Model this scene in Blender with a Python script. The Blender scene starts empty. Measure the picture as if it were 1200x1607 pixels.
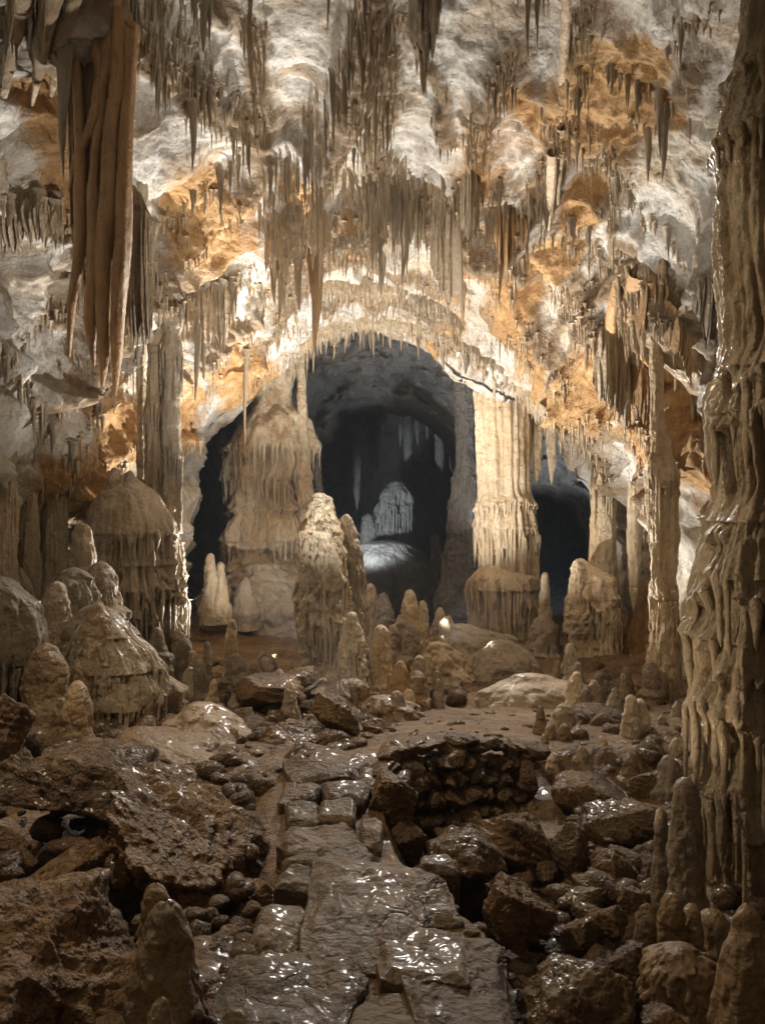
import bpy, bmesh, math, random
import numpy as np
from mathutils import Vector
from mathutils.bvhtree import BVHTree
random.seed(7)
RS = np.random.RandomState(11)
F = 1287.0; CX = 600.0; CY = 803.5; H = 1.7       # focal length and centre in photo pixels, eye height
sc = bpy.context.scene
col = sc.collection

def P(px, py, Y):
    return np.array([(px - CX) / F * Y, Y, H + (CY - py) / F * Y])

# ------------------------------------------------------------------ noise
_G = np.array([[1,1,0],[-1,1,0],[1,-1,0],[-1,-1,0],[1,0,1],[-1,0,1],[1,0,-1],[-1,0,-1],
               [0,1,1],[0,-1,1],[0,1,-1],[0,-1,-1],[1,1,0],[-1,1,0],[0,-1,1],[0,-1,-1]], dtype=np.float32)
def pn(x, y, z, seed=0):
    """gradient noise, about -1..1"""
    x = np.asarray(x, dtype=np.float64); y = np.asarray(y, dtype=np.float64); z = np.asarray(z, dtype=np.float64)
    x, y, z = np.broadcast_arrays(x, y, z)
    xi = np.floor(x); yi = np.floor(y); zi = np.floor(z)
    fx = (x - xi).astype(np.float32); fy = (y - yi).astype(np.float32); fz = (z - zi).astype(np.float32)
    xi = xi.astype(np.int64); yi = yi.astype(np.int64); zi = zi.astype(np.int64)
    u = fx*fx*fx*(fx*(fx*6-15)+10); v = fy*fy*fy*(fy*(fy*6-15)+10); w = fz*fz*fz*(fz*(fz*6-15)+10)
    def g(a, b, c):
        h = ((xi+a)*73856093) ^ ((yi+b)*19349663) ^ ((zi+c)*83492791) ^ (seed*2654435761 & 0x7fffffff)
        h = (h ^ (h >> 13)) * 1274126177 & 0xffffffff
        h = (h ^ (h >> 16)) & 15
        G = _G[h]
        return G[..., 0]*(fx-a) + G[..., 1]*(fy-b) + G[..., 2]*(fz-c)
    x00 = g(0,0,0)*(1-u) + g(1,0,0)*u; x10 = g(0,1,0)*(1-u) + g(1,1,0)*u
    x01 = g(0,0,1)*(1-u) + g(1,0,1)*u; x11 = g(0,1,1)*(1-u) + g(1,1,1)*u
    return ((x00*(1-v)+x10*v)*(1-w) + (x01*(1-v)+x11*v)*w)
def fbm(x, y, z, o=4, seed=0, gain=.5, lac=2.03):
    a = 1.0; s = 0; f = 1.0
    for i in range(o):
        s = s + a*pn(x*f, y*f, z*f, seed+i*17); a *= gain; f *= lac
    return s
def ridged(x, y, z, o=4, seed=0, gain=.5, lac=2.1):
    a = 1.0; s = 0; f = 1.0; t = 0
    for i in range(o):
        s = s + a*(1-2*np.abs(pn(x*f, y*f, z*f, seed+i*13))); t += a; a *= gain; f *= lac
    return s/t
def billow(x, y, z, seed=0):
    return np.minimum(np.abs(pn(x, y, z, seed))*1.9, 1.0)
def sm(x, a=0.0, b=1.0):
    t = np.clip((x-a)/(b-a), 0, 1); return t*t*(3-2*t)

# ------------------------------------------------------------------ mesh + tagging helpers
def gridq(nr, nc, wrap=False):
    """faces of an nr x nc vertex grid, wrapping over the columns when asked"""
    c = nc if wrap else nc-1
    i, j = np.meshgrid(np.arange(nr-1), np.arange(c), indexing='ij')
    j2 = (j+1) % nc
    return np.stack([i*nc+j, i*nc+j2, (i+1)*nc+j2, (i+1)*nc+j], -1).reshape(-1, 4)
def make_mesh(name, V, Q, mat, attrs=None, smooth=True):
    me = bpy.data.meshes.new(name)
    V = np.ascontiguousarray(V, dtype=np.float32); Q = np.ascontiguousarray(Q, dtype=np.int32)
    k = Q.shape[1]
    me.vertices.add(len(V)); me.vertices.foreach_set('co', V.ravel())
    me.loops.add(Q.size); me.loops.foreach_set('vertex_index', Q.ravel())
    me.polygons.add(len(Q)); me.polygons.foreach_set('loop_start', np.arange(0, Q.size, k, dtype=np.int32))
    me.update(calc_edges=True)
    me.polygons.foreach_set('use_smooth', np.full(len(Q), smooth, dtype=bool))
    if attrs:
        for an, av in attrs.items():
            a = me.attributes.new(an, 'FLOAT', 'POINT'); a.data.foreach_set('value', np.ascontiguousarray(av, dtype=np.float32).ravel())
    me.materials.append(mat)
    me.update()
    return me
def link(name, me, loc=(0, 0, 0), parent=None):
    o = bpy.data.objects.new(name, me); col.objects.link(o); o.location = loc
    if parent: o.parent = parent
    return o
def tag(o, label=None, cat=None, group=None, kind=None):
    if label: o['label'] = label; o['kind'] = kind or 'thing'
    if cat: o['category'] = cat
    if group: o['group'] = group
    if kind: o['kind'] = kind
    return o

# ------------------------------------------------------------------ materials
def rock_mat(name, cols, rough=(.5, .8), scale=1.0, streak=1.0, bump=.6, bscale=1.0, stain=None, attr=False,
             cracks=.0, micro=.35, spec=.5, crust=0.0, wet=0.0, coat=0.0):
    """cols: list of (pos, rgb) along a noise ramp; streak <1 stretches the pattern upright"""
    m = bpy.data.materials.new(name); m.use_nodes = True
    nt = m.node_tree; N = nt.nodes; L = nt.links
    bs = N['Principled BSDF']
    tc = N.new('ShaderNodeTexCoord'); oi = N.new('ShaderNodeObjectInfo')
    mp = N.new('ShaderNodeMapping'); mp.inputs['Scale'].default_value = (1, 1, streak)
    add = N.new('ShaderNodeVectorMath'); add.operation = 'MULTIPLY_ADD'
    cmb = N.new('ShaderNodeCombineXYZ')
    for i in range(3): L.new(oi.outputs['Random'], cmb.inputs[i])
    L.new(cmb.outputs[0], add.inputs[0]); add.inputs[1].default_value = (13, 17, 19) if not attr else (0, 0, 0)
    L.new(tc.outputs['Object'], add.inputs[2]); L.new(add.outputs[0], mp.inputs['Vector'])
    co = add.outputs[0]
    def noise(sc_, det=6, rgh=.6, vec=None, dist=0.0):
        n = N.new('ShaderNodeTexNoise'); n.inputs['Scale'].default_value = sc_; n.inputs['Detail'].default_value = det
        n.inputs['Roughness'].default_value = rgh; n.inputs['Distortion'].default_value = dist
        L.new(vec or co, n.inputs['Vector']); return n
    def ramp(fac, stops, interp='LINEAR'):
        r = N.new('ShaderNodeValToRGB'); r.color_ramp.interpolation = interp
        e = r.color_ramp.elements
        while len(e) > 1: e.remove(e[0])
        e[0].position = stops[0][0]; e[0].color = (*stops[0][1], 1)
        for p_, c_ in stops[1:]:
            q = e.new(p_); q.color = (*c_, 1)
        L.new(fac, r.inputs[0]); return r
    def mix(f, a, b, mode='MIX'):
        x = N.new('ShaderNodeMix'); x.data_type = 'RGBA'; x.blend_type = mode
        if isinstance(f, (int, float)): x.inputs[0].default_value = f
        else: L.new(f, x.inputs[0])
        for s_, v_ in ((6, a), (7, b)):
            if isinstance(v_, tuple): x.inputs[s_].default_value = (*v_, 1)
            else: L.new(v_, x.inputs[s_])
        return x.outputs[2]
    def math_(op, a, b=None, clamp=False):
        x = N.new('ShaderNodeMath'); x.operation = op; x.use_clamp = clamp
        for i_, v_ in enumerate((a, b)):
            if v_ is None: continue
            if isinstance(v_, (int, float)): x.inputs[i_].default_value = v_
            else: L.new(v_, x.inputs[i_])
        return x.outputs[0]
    n1 = noise(1.3*scale, 8, .62, mp.outputs[0], .4)
    c = ramp(n1.outputs[0], cols).outputs[0]
    n2 = noise(7*scale, 8, .7, mp.outputs[0], .3)
    c = mix(.5, c, ramp(n2.outputs[0], [(.3, (.5, .47, .43)), (.5, (1, 1, 1)), (.72, (1.0, .99, .97))]).outputs[0], 'MULTIPLY')
    n2b = noise(30*scale, 5, .7, mp.outputs[0], .1)
    c = mix(.45, c, ramp(n2b.outputs[0], [(.33, (.55, .5, .44)), (.52, (1, 1, 1))]).outputs[0], 'MULTIPLY')
    if stain:
        n3 = noise(.55*scale, 6, .58, None, .8)
        f = ramp(n3.outputs[0], [(stain[1], (0, 0, 0)), (stain[1]+.05, (1, 1, 1))]).outputs[0]
        n4 = noise(3.5*scale, 8, .7)
        sc2 = ramp(n4.outputs[0], [(.3, tuple(x*.5 for x in stain[0])), (.55, stain[0]), (.75, tuple(min(1, x*1.35) for x in stain[0]))]).outputs[0]
        c = mix(f, c, sc2)
    if attr:
        a1 = N.new('ShaderNodeAttribute'); a1.attribute_name = 'across'; a2 = N.new('ShaderNodeAttribute'); a2.attribute_name = 'along'
        cx_ = N.new('ShaderNodeCombineXYZ'); L.new(a1.outputs['Fac'], cx_.inputs[0]); L.new(math_('MULTIPLY', a2.outputs['Fac'], .32), cx_.inputs[1])
        s1 = noise(2.4, 9, .68, cx_.outputs[0], .5)
        c = mix(.8, c, ramp(s1.outputs[0], [(.34, (.36, .24, .13)), (.44, (.84, .74, .61)), (.52, (1, 1, 1))]).outputs[0], 'MULTIPLY')
        at = N.new('ShaderNodeAttribute'); at.attribute_name = 'brown'
        n5 = noise(5, 6, .65)
        bf = math_('MULTIPLY', math_('SUBTRACT', math_('ADD', at.outputs['Fac'], math_('MULTIPLY', n5.outputs[0], .9)), .68), 4.2, True)
        c = mix(bf, c, ramp(n5.outputs[0], [(.3, (.15, .095, .05)), (.65, (.40, .29, .18))]).outputs[0])
        ao = N.new('ShaderNodeAttribute'); ao.attribute_name = 'ochre'
        of = math_('MULTIPLY', math_('SUBTRACT', math_('ADD', ao.outputs['Fac'], math_('MULTIPLY', noise(1.6, 8, .68, None, .6).outputs[0], .8)), .68), 5.5, True)
        c = mix(of, c, ramp(n2.outputs[0], [(.3, (.28, .14, .045)), (.5, (.55, .32, .13)), (.7, (.68, .49, .27))]).outputs[0])
    if not attr:
        c = mix(1.0, c, ramp(oi.outputs['Random'], [(0, (.70, .68, .66)), (.5, (.95, .94, .92)), (1, (1.15, 1.10, 1.04))]).outputs[0], 'MULTIPLY')
    # bump
    h = math_('MULTIPLY', noise(3.2*bscale, 9, .6, None, .3).outputs[0], 1.0)
    if cracks > 0:
        vd = noise(2.0*bscale, 4, .6)
        vm = N.new('ShaderNodeVectorMath'); vm.operation = 'MULTIPLY_ADD'; vm.inputs[1].default_value = (.5, .5, .5)
        L.new(vd.outputs['Color'], vm.inputs[0]); L.new(co, vm.inputs[2])
        v = N.new('ShaderNodeTexVoronoi'); v.feature = 'DISTANCE_TO_EDGE'; v.inputs['Scale'].default_value = 2.6*bscale
        L.new(vm.outputs[0], v.inputs['Vector'])
        v2 = N.new('ShaderNodeTexVoronoi'); v2.feature = 'F1'; v2.inputs['Scale'].default_value = 9*bscale
        L.new(vm.outputs[0], v2.inputs['Vector'])
        e1 = math_('MULTIPLY', math_('MINIMUM', v.outputs['Distance'], .05), 8*cracks)
        n6 = noise(.9, 3, .5)
        e1 = math_('MULTIPLY', e1, ramp(n6.outputs[0], [(.42, (0, 0, 0)), (.6, (1, 1, 1))]).outputs[0])
        h = math_('ADD', h, e1)
        h = math_('ADD', h, math_('MULTIPLY', v2.outputs['Distance'], .35*cracks))
        # thin brown lines in the cracks: mineral veins
        cf = math_('SUBTRACT', 1.0, math_('MULTIPLY', v.outputs['Distance'], 40), True)
        cf = math_('MULTIPLY', cf, ramp(n6.outputs[0], [(.5, (0, 0, 0)), (.62, (.3, .3, .3))]).outputs[0])
        c = mix(cf, c, (.2, .13, .07))
    b1 = N.new('ShaderNodeBump'); b1.inputs['Strength'].default_value = bump; b1.inputs['Distance'].default_value = .12
    L.new(h, b1.inputs['Height'])
    last = b1
    if attr:
        bb = N.new('ShaderNodeBump'); bb.inputs['Strength'].default_value = 1.0; bb.inputs['Distance'].default_value = .16
        L.new(s1.outputs[0], bb.inputs['Height']); L.new(b1.outputs[0], bb.inputs['Normal']); last = bb
    if crust > 0:
        vv = N.new('ShaderNodeTexVoronoi'); vv.feature = 'SMOOTH_F1'; vv.inputs['Scale'].default_value = 26
        vv.inputs['Smoothness'].default_value = .6
        nd = noise(9, 3, .5); vm2 = N.new('ShaderNodeVectorMath'); vm2.operation = 'MULTIPLY_ADD'; vm2.inputs[1].default_value = (.12, .12, .12)
        L.new(nd.outputs['Color'], vm2.inputs[0]); L.new(co, vm2.inputs[2]); L.new(vm2.outputs[0], vv.inputs['Vector'])
        b3 = N.new('ShaderNodeBump'); b3.invert = True; b3.inputs['Strength'].default_value = crust; b3.inputs['Distance'].default_value = .035
        L.new(vv.outputs['Distance'], b3.inputs['Height']); L.new(last.outputs[0], b3.inputs['Normal']); last = b3
    b2 = N.new('ShaderNodeBump'); b2.inputs['Strength'].default_value = micro; b2.inputs['Distance'].default_value = .02
    L.new(noise(34*bscale, 6, .7).outputs[0], b2.inputs['Height']); L.new(last.outputs[0], b2.inputs['Normal'])
    L.new(b2.outputs[0], bs.inputs['Normal'])
    # roughness
    nr = noise(2.2, 5, .6)
    rr = N.new('ShaderNodeMapRange'); rr.inputs['From Min'].default_value = .35; rr.inputs['From Max'].default_value = .65
    rr.inputs['To Min'].default_value = rough[0]; rr.inputs['To Max'].default_value = rough[1]
    L.new(nr.outputs[0], rr.inputs['Value']); L.new(rr.outputs[0], bs.inputs['Roughness'])
    bs.inputs['Specular IOR Level'].default_value = spec
    if coat:
        wn = noise(.95, 4, .55); wm_ = ramp(wn.outputs[0], [(.44, (0, 0, 0)), (.58, (1, 1, 1))]).outputs[0]
        L.new(math_('MULTIPLY', wm_, coat), bs.inputs['Coat Weight']); bs.inputs['Coat Roughness'].default_value = .18
    L.new(c, bs.inputs['Base Color'])
    return m

M = {}
M['shell'] = rock_mat('pale_limestone', [(.22, (.22, .18, .14)), (.37, (.56, .51, .45)), (.5, (.84, .81, .75)), (.75, (.60, .47, .31))],
                      (.55, .9), 1.0, .6, 1.0, 1.3, attr=True, cracks=.2, micro=.8)
M['far'] = rock_mat('shaded_limestone', [(.25, (.10, .095, .09)), (.5, (.26, .245, .23)), (.75, (.22, .19, .155))], (.6, .9), .8, .35, 1.0, 1.0, micro=.4, cracks=.5)  # darkened copy of the limestone: dim light beyond the arch put into the colour
M['stal'] = rock_mat('drip_stone', [(.25, (.32, .22, .13)), (.45, (.55, .43, .29)), (.62, (.70, .59, .44)), (.8, (.60, .42, .22))],
                     (.45, .75), 1.6, .3, .8, 3.0, micro=.6)
M['stalgrey'] = rock_mat('pale_drip_stone', [(.25, (.36, .28, .19)), (.5, (.64, .55, .42)), (.75, (.68, .51, .31))],
                     (.45, .75), 1.6, .3, .8, 3.0, micro=.6)
M['drape'] = rock_mat('amber_flowstone', [(.25, (.28, .16, .07)), (.5, (.52, .33, .16)), (.75, (.60, .44, .26))],
                      (.38, .6), 1.2, .2, .6, 2.0, micro=.5)
M['flow'] = rock_mat('cream_flowstone', [(.25, (.38, .22, .10)), (.40, (.66, .50, .31)), (.55, (.82, .71, .54)), (.75, (.66, .44, .22))],
                     (.4, .75), 1.3, .22, .95, 2.2, micro=.6)
M['shine'] = rock_mat('shining_flowstone', [(.25, (.22, .15, .09)), (.42, (.45, .35, .23)), (.58, (.66, .56, .42)), (.75, (.55, .38, .21))],
                    (.34, .72), 1.2, .25, .9, 2.2, micro=.7, crust=.35, coat=.3)
M['grey'] = rock_mat('grey_flowstone', [(.25, (.22, .165, .115)), (.45, (.38, .31, .23)), (.62, (.50, .43, .34)), (.8, (.44, .29, .15))],
                     (.3, .65), 1.2, .4, .8, 1.8, micro=.6, crust=.15, coat=.25)
M['wet'] = rock_mat('wet_flowstone', [(.25, (.18, .115, .06)), (.45, (.32, .23, .14)), (.62, (.42, .33, .22)), (.8, (.38, .22, .09))],
                    (.18, .5), 1.0, .4, .7, 1.5, micro=.5, crust=.4, coat=.6)
M['rock'] = rock_mat('brown_boulder', [(.25, (.06, .032, .013)), (.45, (.18, .105, .045)), (.62, (.32, .205, .10)), (.8, (.36, .19, .055))],
                     (.3, .85), 1.4, .8, 1.0, 2.2, cracks=.7, micro=.7, coat=.35)
M['mud'] = rock_mat('wet_clay_floor', [(.25, (.07, .04, .018)), (.5, (.19, .115, .053)), (.75, (.30, .20, .105))],
                    (.25, .8), 1.2, 1, .9, 2.2, cracks=.2, micro=.5, coat=.35)
M['flag'] = rock_mat('wet_flagstone', [(.25, (.06, .038, .02)), (.5, (.14, .095, .055)), (.75, (.22, .16, .10))],
                    (.36, .7), 1.6, 1, .9, 1.5, cracks=.4, micro=.4, coat=.3)

# ------------------------------------------------------------------ cave shell
# rings of the passage, each 13 points from the left floor over the roof to the right floor
R_ = {
 15.0: [(255,1130),(275,960),(284,820),(295,705),(375,620),(455,560),(560,519),(650,530),(745,565),(850,645),(925,735),(962,850),(972,1130)],
 12.5: [(150,1150),(175,960),(195,800),(235,640),(325,545),(420,480),(555,432),(665,440),(790,490),(905,565),(1000,690),(1035,860),(1045,1150)],
 10.0: [(20,1180),(40,960),(60,770),(110,570),(230,410),(370,310),(550,262),(690,270),(850,320),(1000,420),(1085,570),(1110,800),(1120,1180)],
 7.5:  [(-170,1280),(-170,980),(-150,700),(-70,400),(80,190),(290,60),(550,5),(740,15),(960,90),(1160,230),(1300,450),(1350,800),(1350,1280)],
 5.0:  [(-450,1450),(-500,1000),(-480,600),(-350,150),(-80,-250),(240,-450),(560,-550),(860,-530),(1150,-350),(1450,-50),(1650,450),(1700,950),(1650,1450)],
}
rings = []
for Y in sorted(R_):
    rings.append((Y, np.array([[P(a, b, Y)[0], P(a, b, Y)[2]] for a, b in R_[Y]])))
c0 = np.array([.3, 2.2])
r5 = rings[0][1]; r15 = rings[-1][1]
rings = [(-5.2, c0+(r5-c0)*.03), (-5.0, c0+(r5-c0)*.6), (-3.5, c0+(r5-c0)*.95), (0, r5.copy())] + rings
def grow(r, d):
    v = r-c0; l = np.linalg.norm(v, axis=1, keepdims=True); return r+v/l*d
rings += [(15.25, grow(r15, .12)), (15.5, grow(r15, .7)), (16.0, grow(r15, 2.0))]
def catmull(pts, t):
    n = len(pts); i = np.clip(np.floor(t).astype(int), 0, n-2); f = (t-i)[:, None]
    p0 = pts[np.maximum(i-1, 0)]; p1 = pts[i]; p2 = pts[i+1]; p3 = pts[np.minimum(i+2, n-1)]
    return .5*((2*p1)+(-p0+p2)*f+(2*p0-5*p1+4*p2-p3)*f*f+(-p0+3*p1-3*p2+p3)*f**3)
NS = 820
tt = np.linspace(0, 12, NS)
RY = np.array([r[0] for r in rings]); RR = np.stack([catmull(r[1], tt) for r in rings])      # rings x NS x 2
Ys = np.concatenate([np.linspace(-5.2, 3.6, 40)[:-1], np.exp(np.linspace(math.log(3.6), math.log(15.0), 640)), np.linspace(15.02, 16.0, 30)])
S = np.empty((len(Ys), NS, 2))
idx = np.clip(np.searchsorted(RY, Ys, side='right')-1, 0, len(RY)-2)
ff = ((Ys-RY[idx])/(RY[idx+1]-RY[idx]))[:, None, None]
S = RR[idx]*(1-ff)+RR[idx+1]*ff
k = np.ones(41)/41     # smooth the crease at each keyed ring, not the arch lip
q = (Ys > 3.6) & (Ys < 14.6)
pad = np.concatenate([np.repeat(S[q][:1], 20, 0), S[q], np.repeat(S[q][-1:], 20, 0)])
cs = np.cumsum(np.concatenate([np.zeros((1, NS, 2)), pad]), 0)
S[q] = S[q]*0+((cs[41:]-cs[:-41])/41)
V = np.stack([S[..., 0], np.repeat(Ys[:, None], NS, 1), S[..., 1]], -1)
def grid_normals(V):
    du = np.gradient(V, axis=0); dv = np.gradient(V, axis=1)
    n = np.cross(du, dv); n /= np.linalg.norm(n, axis=-1, keepdims=True)+1e-9
    return n
Nn = grid_normals(V)
inward = np.sum(Nn*(np.array([.3, 0, 2.2])-V)*np.array([1, 0, 1]), -1)
Nn *= np.where(inward > 0, 1, -1)[..., None]
def seg_dist(px, py, poly, signed=False):
    """distance to a polyline; signed: + above it in the picture plane of the polyline"""
    best = np.full(px.shape, 1e9)
    for (ax, ay), (bx, by) in zip(poly[:-1], poly[1:]):
        dx, dy = bx-ax, by-ay; t = np.clip(((px-ax)*dx+(py-ay)*dy)/(dx*dx+dy*dy), 0, 1)
        best = np.minimum(best, np.hypot(px-ax-t*dx, py-ay-t*dy))
    return best
def inside(px, py, poly):
    r = np.zeros(px.shape, bool); n = len(poly)
    for i in range(n):
        x1, y1 = poly[i]; x2, y2 = poly[(i+1) % n]
        c = ((y1 > py) != (y2 > py)) & (px < (x2-x1)*(py-y1)/((y2-y1) or 1e-9)+x1)
        r ^= c
    return r
# drip-stone ledges running over roof and walls: (polyline, relief m, half width px at 10 m)
LEDGES = [
 ([(150,-40),(215,40),(300,100),(380,150),(405,215)], .28, 30),
 ([(230,330),(270,300),(300,250)], .15, 22),
 ([(590,-60),(560,40),(535,120),(500,215),(440,290),(412,340)], .38, 34),
 ([(590,-60),(600,70),(585,200),(600,280),(660,300),(735,280),(770,180),(790,90),(835,30)], .30, 30),
 ([(412,340),(480,335),(560,330),(640,310),(720,330),(800,345),(850,360)], .42, 34),
 ([(850,360),(900,400),(925,440),(900,500)], .12, 20),
 ([(735,280),(800,320),(850,300),(885,210),(920,110),(945,20),(960,-60)], .26, 26),
 ([(945,150),(1010,165),(1090,130),(1140,60)], .25, 28),
 ([(1010,165),(1000,280),(985,400),(960,470),(930,540)], .25, 24),
 ([(985,400),(1060,430),(1140,450)], .3, 34),
 ([(500,420),(560,400),(650,440),(720,455)], .10, 18),
 ([(500,460),(590,465),(680,470),(720,520)], .12, 14),
 ([(375,620),(455,560),(560,515),(650,528),(745,563),(850,643),(925,733)], .12, 12),
 ([(250,480),(290,462),(370,445),(440,430),(500,400)], .22, 24),
 ([(0,315),(60,310),(120,320),(190,350)], .26, 30),
 ([(0,480),(60,440),(110,430)], .2, 20),
 ([(0,640),(60,560),(90,500),(130,440)], .16, 16),
 ([(230,400),(260,420),(250,470),(215,520),(190,590)], .15, 20),
 ([(940,540),(1000,620),(1060,700),(1100,800)], .2, 22),
 ([(860,430),(910,500),(950,560)], .12, 14),
 ([(560,345),(470,375),(400,420),(310,470),(235,540),(160,640),(100,740),(70,860)], .36, 24),
 ([(410,215),(330,290),(250,350),(150,440),(60,520),(-20,600)], .36, 26),
 ([(500,420),(430,470),(350,530),(285,600),(235,690),(200,780)], .24, 16),
 ([(250,330),(170,400),(90,440)], .2, 16), ([(120,560),(60,650),(20,760)], .25, 18),
 ([(720,345),(790,385),(860,450),(930,540),(985,640),(1020,760)], .32, 22),
 ([(850,305),(930,380),(1010,480),(1080,600),(1120,720)], .36, 24),
 ([(760,470),(840,540),(900,610),(950,690)], .20, 14),
 ([(900,110),(940,220),(1000,330),(1080,420)], .26, 22), ([(640,20),(700,90),(720,180)], .2, 22), ([(320,-20),(400,40),(400,150)], .22, 24),
 ([(720,600),(800,650),(870,700),(930,730)], .06, 12),
]
pxs = CX+V[..., 0]/np.maximum(V[..., 1], .5)*F; pys = CY-(V[..., 2]-H)/np.maximum(V[..., 1], .5)*F
front = sm(V[..., 1], 2.5, 4.0)
wob = pn(V[..., 0]*1.1, V[..., 1]*1.1, V[..., 2]*1.1, 5)*16*10/np.maximum(V[..., 1], 3)
wob2 = pn(V[..., 0]*1.1, V[..., 1]*1.1, V[..., 2]*1.1, 6)*16*10/np.maximum(V[..., 1], 3)
brown = np.zeros(pxs.shape); ledge = np.zeros(pxs.shape)
for poly, A, w in LEDGES:
    d = seg_dist(pxs+wob, pys+wob2, poly)
    w2 = w*10/np.maximum(V[..., 1], 4)
    g = np.exp(-(d/w2)**2)
    ledge = np.maximum(ledge, (1.25 if A > .31 else .75)*A*g); brown = np.maximum(brown, .55*np.exp(-(d/(w2*1.0))**2))
ledge *= front; brown *= front
OCHRE = [(300,300,80,110),(320,340,60,60),(110,640,55,90),(60,200,60,120),(1000,90,90,110),(1040,60,60,60),(820,460,60,80),(850,520,50,60),(740,400,40,40),
         (1000,560,70,70),(1090,640,60,90),(380,590,60,40),(330,540,50,50),(930,290,40,40),(470,240,40,30),(30,140,50,80),(560,330,30,30),(880,610,50,40),
         (1080,130,40,50),(1060,980,40,90),(240,620,50,80),(60,760,70,80),(900,350,40,30),(860,100,45,40),(700,500,40,25),(1150,720,50,80)]
och = np.zeros(pxs.shape)
for ox, oy, rx, ry in OCHRE:
    och = np.maximum(och, .72*np.exp(-(((pxs-ox+wob*2)/rx)**2+((pys-oy+wob2*2)/ry)**2)*.8))
x, y, z = V[..., 0], V[..., 1], V[..., 2]
wx = x+.5*pn(x*.8, y*.8, z*.8, 31); wy = y+.5*pn(x*.8, y*.8, z*.8, 32); wz = z+.5*pn(x*.8, y*.8, z*.8, 33)
disp = .40*fbm(wx*.55, wy*.45, wz*.55, 3, 1)
# bedding: slanted plates with stepped edges
b = wx*.25+wy*.55+wz*1.1
st = pn(wx*.6, wy*.6, wz*.6, 44)*1.6+b*.9
saw = st-np.floor(st); disp += .12*(sm(saw, 0, .82)*(1-sm(saw, .86, 1.0))-.5)
st2 = pn(wx*1.7, wy*1.7, wz*1.7, 47)*1.2+(wx*-.4+wy*.9+wz*1.3)*2.3
saw = st2-np.floor(st2); disp += .045*(sm(saw, 0, .8)*(1-sm(saw, .84, 1.0)))*sm(pn(wx, wy, wz, 50), -.2, .3)
disp += .07*ridged(wx*1.6, wy*1.3, wz*1.6, 4, 9)*sm(pn(wx*.5, wy*.5, wz*.5, 8), -.35, .35)
disp += .035*fbm(x*5, y*5, z*5, 4, 12)
# drainage ribs sweeping down the vault towards both walls
tS = np.repeat((tt/12*17)[None], len(Ys), 0); yw = np.log(np.maximum(y, 2.5))*9+.7*pn(wx*.7, wy*.7, wz*.7, 91)+.10*np.abs(tS-8.5)
rib1 = ridged(yw*.62, tS*.22, 0*y, 3, 92); rib2 = 1-billow(yw*1.9, tS*.45, .3+0*y, 93); rib3 = ridged(yw*4.2, tS*.9, 0*y, 2, 94)
haun = sm(np.abs(tS-8.5), .4, 2.2)
disp += haun*(.38*rib1+.13*rib2*sm(pn(x*.6, y*.6, z*.6, 95), -.3, .3)+.025*rib3)
disp += .022*ridged(x*9, y*9, z*9, 3, 96)
valley = np.clip(.25-rib1, 0, 1)*1.1*haun
# upright flutes on the walls
steep = sm(np.abs(Nn[..., 0]), .55, .85)
disp += steep*.14*billow(x*3.2, y*3.2, z*.35, 21)*sm(pn(x*.7, y*.7, z*.7, 22), -.15, .3)
fl = billow(x*7, y*7, z*.6, 23)
disp += ledge*(1+.15*fl)
brown = np.maximum(brown, np.clip(valley*1.0, 0, .6))
och = np.maximum(och, .08+haun*np.clip(.5*fbm(yw*.5+3, tS*.16, 0*y, 4, 97)-.02, 0, .5))
disp = disp*(1-.7*sm(Ys, 14.5, 15.3))[:, None]*np.where(Ys < -4.5, .3, 1)[:, None]
V = V+Nn*disp[..., None]
pxs = CX+V[..., 0]/np.maximum(V[..., 1], .5)*F; pys = CY-(V[..., 2]-H)/np.maximum(V[..., 1], .5)*F
me = make_mesh('cave_wall', V.reshape(-1, 3), gridq(len(Ys), NS), M['shell'], {'brown': brown, 'ochre': och, 'across': yw, 'along': tS})
tag(link('cave_wall', me), 'pale limestone roof and walls of the passage with ochre patches', kind='structure')
Vs = V[::2, ::2]; Qs = gridq(Vs.shape[0], Vs.shape[1])
BV = [BVHTree.FromPolygons(Vs.reshape(-1, 3).tolist(), Qs.tolist())]

# ------------------------------------------------------------------ partition beyond the arch, with its two openings
H1 = [(500,1060),(498,900),(497,760),(500,690),(515,665),(545,642),(590,630),(640,632),(680,660),(712,690),(722,760),(722,860),(735,1060)]
H2 = [(835,1060),(838,850),(833,785),(850,772),(880,782),(905,800),(920,845),(925,900),(925,1060)]
u = np.arange(230, 1125, 1.7); v = np.arange(450, 1140, 1.7)
UU, VV = np.meshgrid(u, v)
wu = 14*pn(UU/60, VV/60, 0, 3)+7*pn(UU/22, VV/22, 0, 4)
d1 = seg_dist(UU+wu, VV+wu, H1+[H1[0]])*np.where(inside(UU+wu, VV+wu, H1), -1, 1)
d2 = seg_dist(UU+wu, VV+wu, H2+[H2[0]])*np.where(inside(UU+wu, VV+wu, H2), -1, 1)
d = np.minimum(d1, d2)
YY = 16.4+4.4*np.exp(-np.maximum(d, 0)/60)+np.where(d < 0, sm(-d, 0, 14)*2.4, 0)
XX = (UU-CX)/F*YY; ZZ = H+(CY-VV)/F*YY
al = np.exp(-(((UU-305)/40)**2)-(((VV-800)/110)**2)); YY = YY+3*al
nb = .75*fbm(XX*.5, YY*.5, ZZ*.5, 3, 61)+.42*ridged(XX*.9, YY*.9, ZZ*.9, 5, 62)+.3*billow(XX*1.5+ZZ*.8, YY, ZZ*.5, 64)+.04*fbm(XX*6, YY*6, ZZ*6, 2, 63)
YY = YY+nb*sm(np.abs(d), 0, 20)
XX = (UU-CX)/F*YY; ZZ = H+(CY-VV)/F*YY
Vp = np.stack([XX, YY, ZZ], -1)
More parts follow.
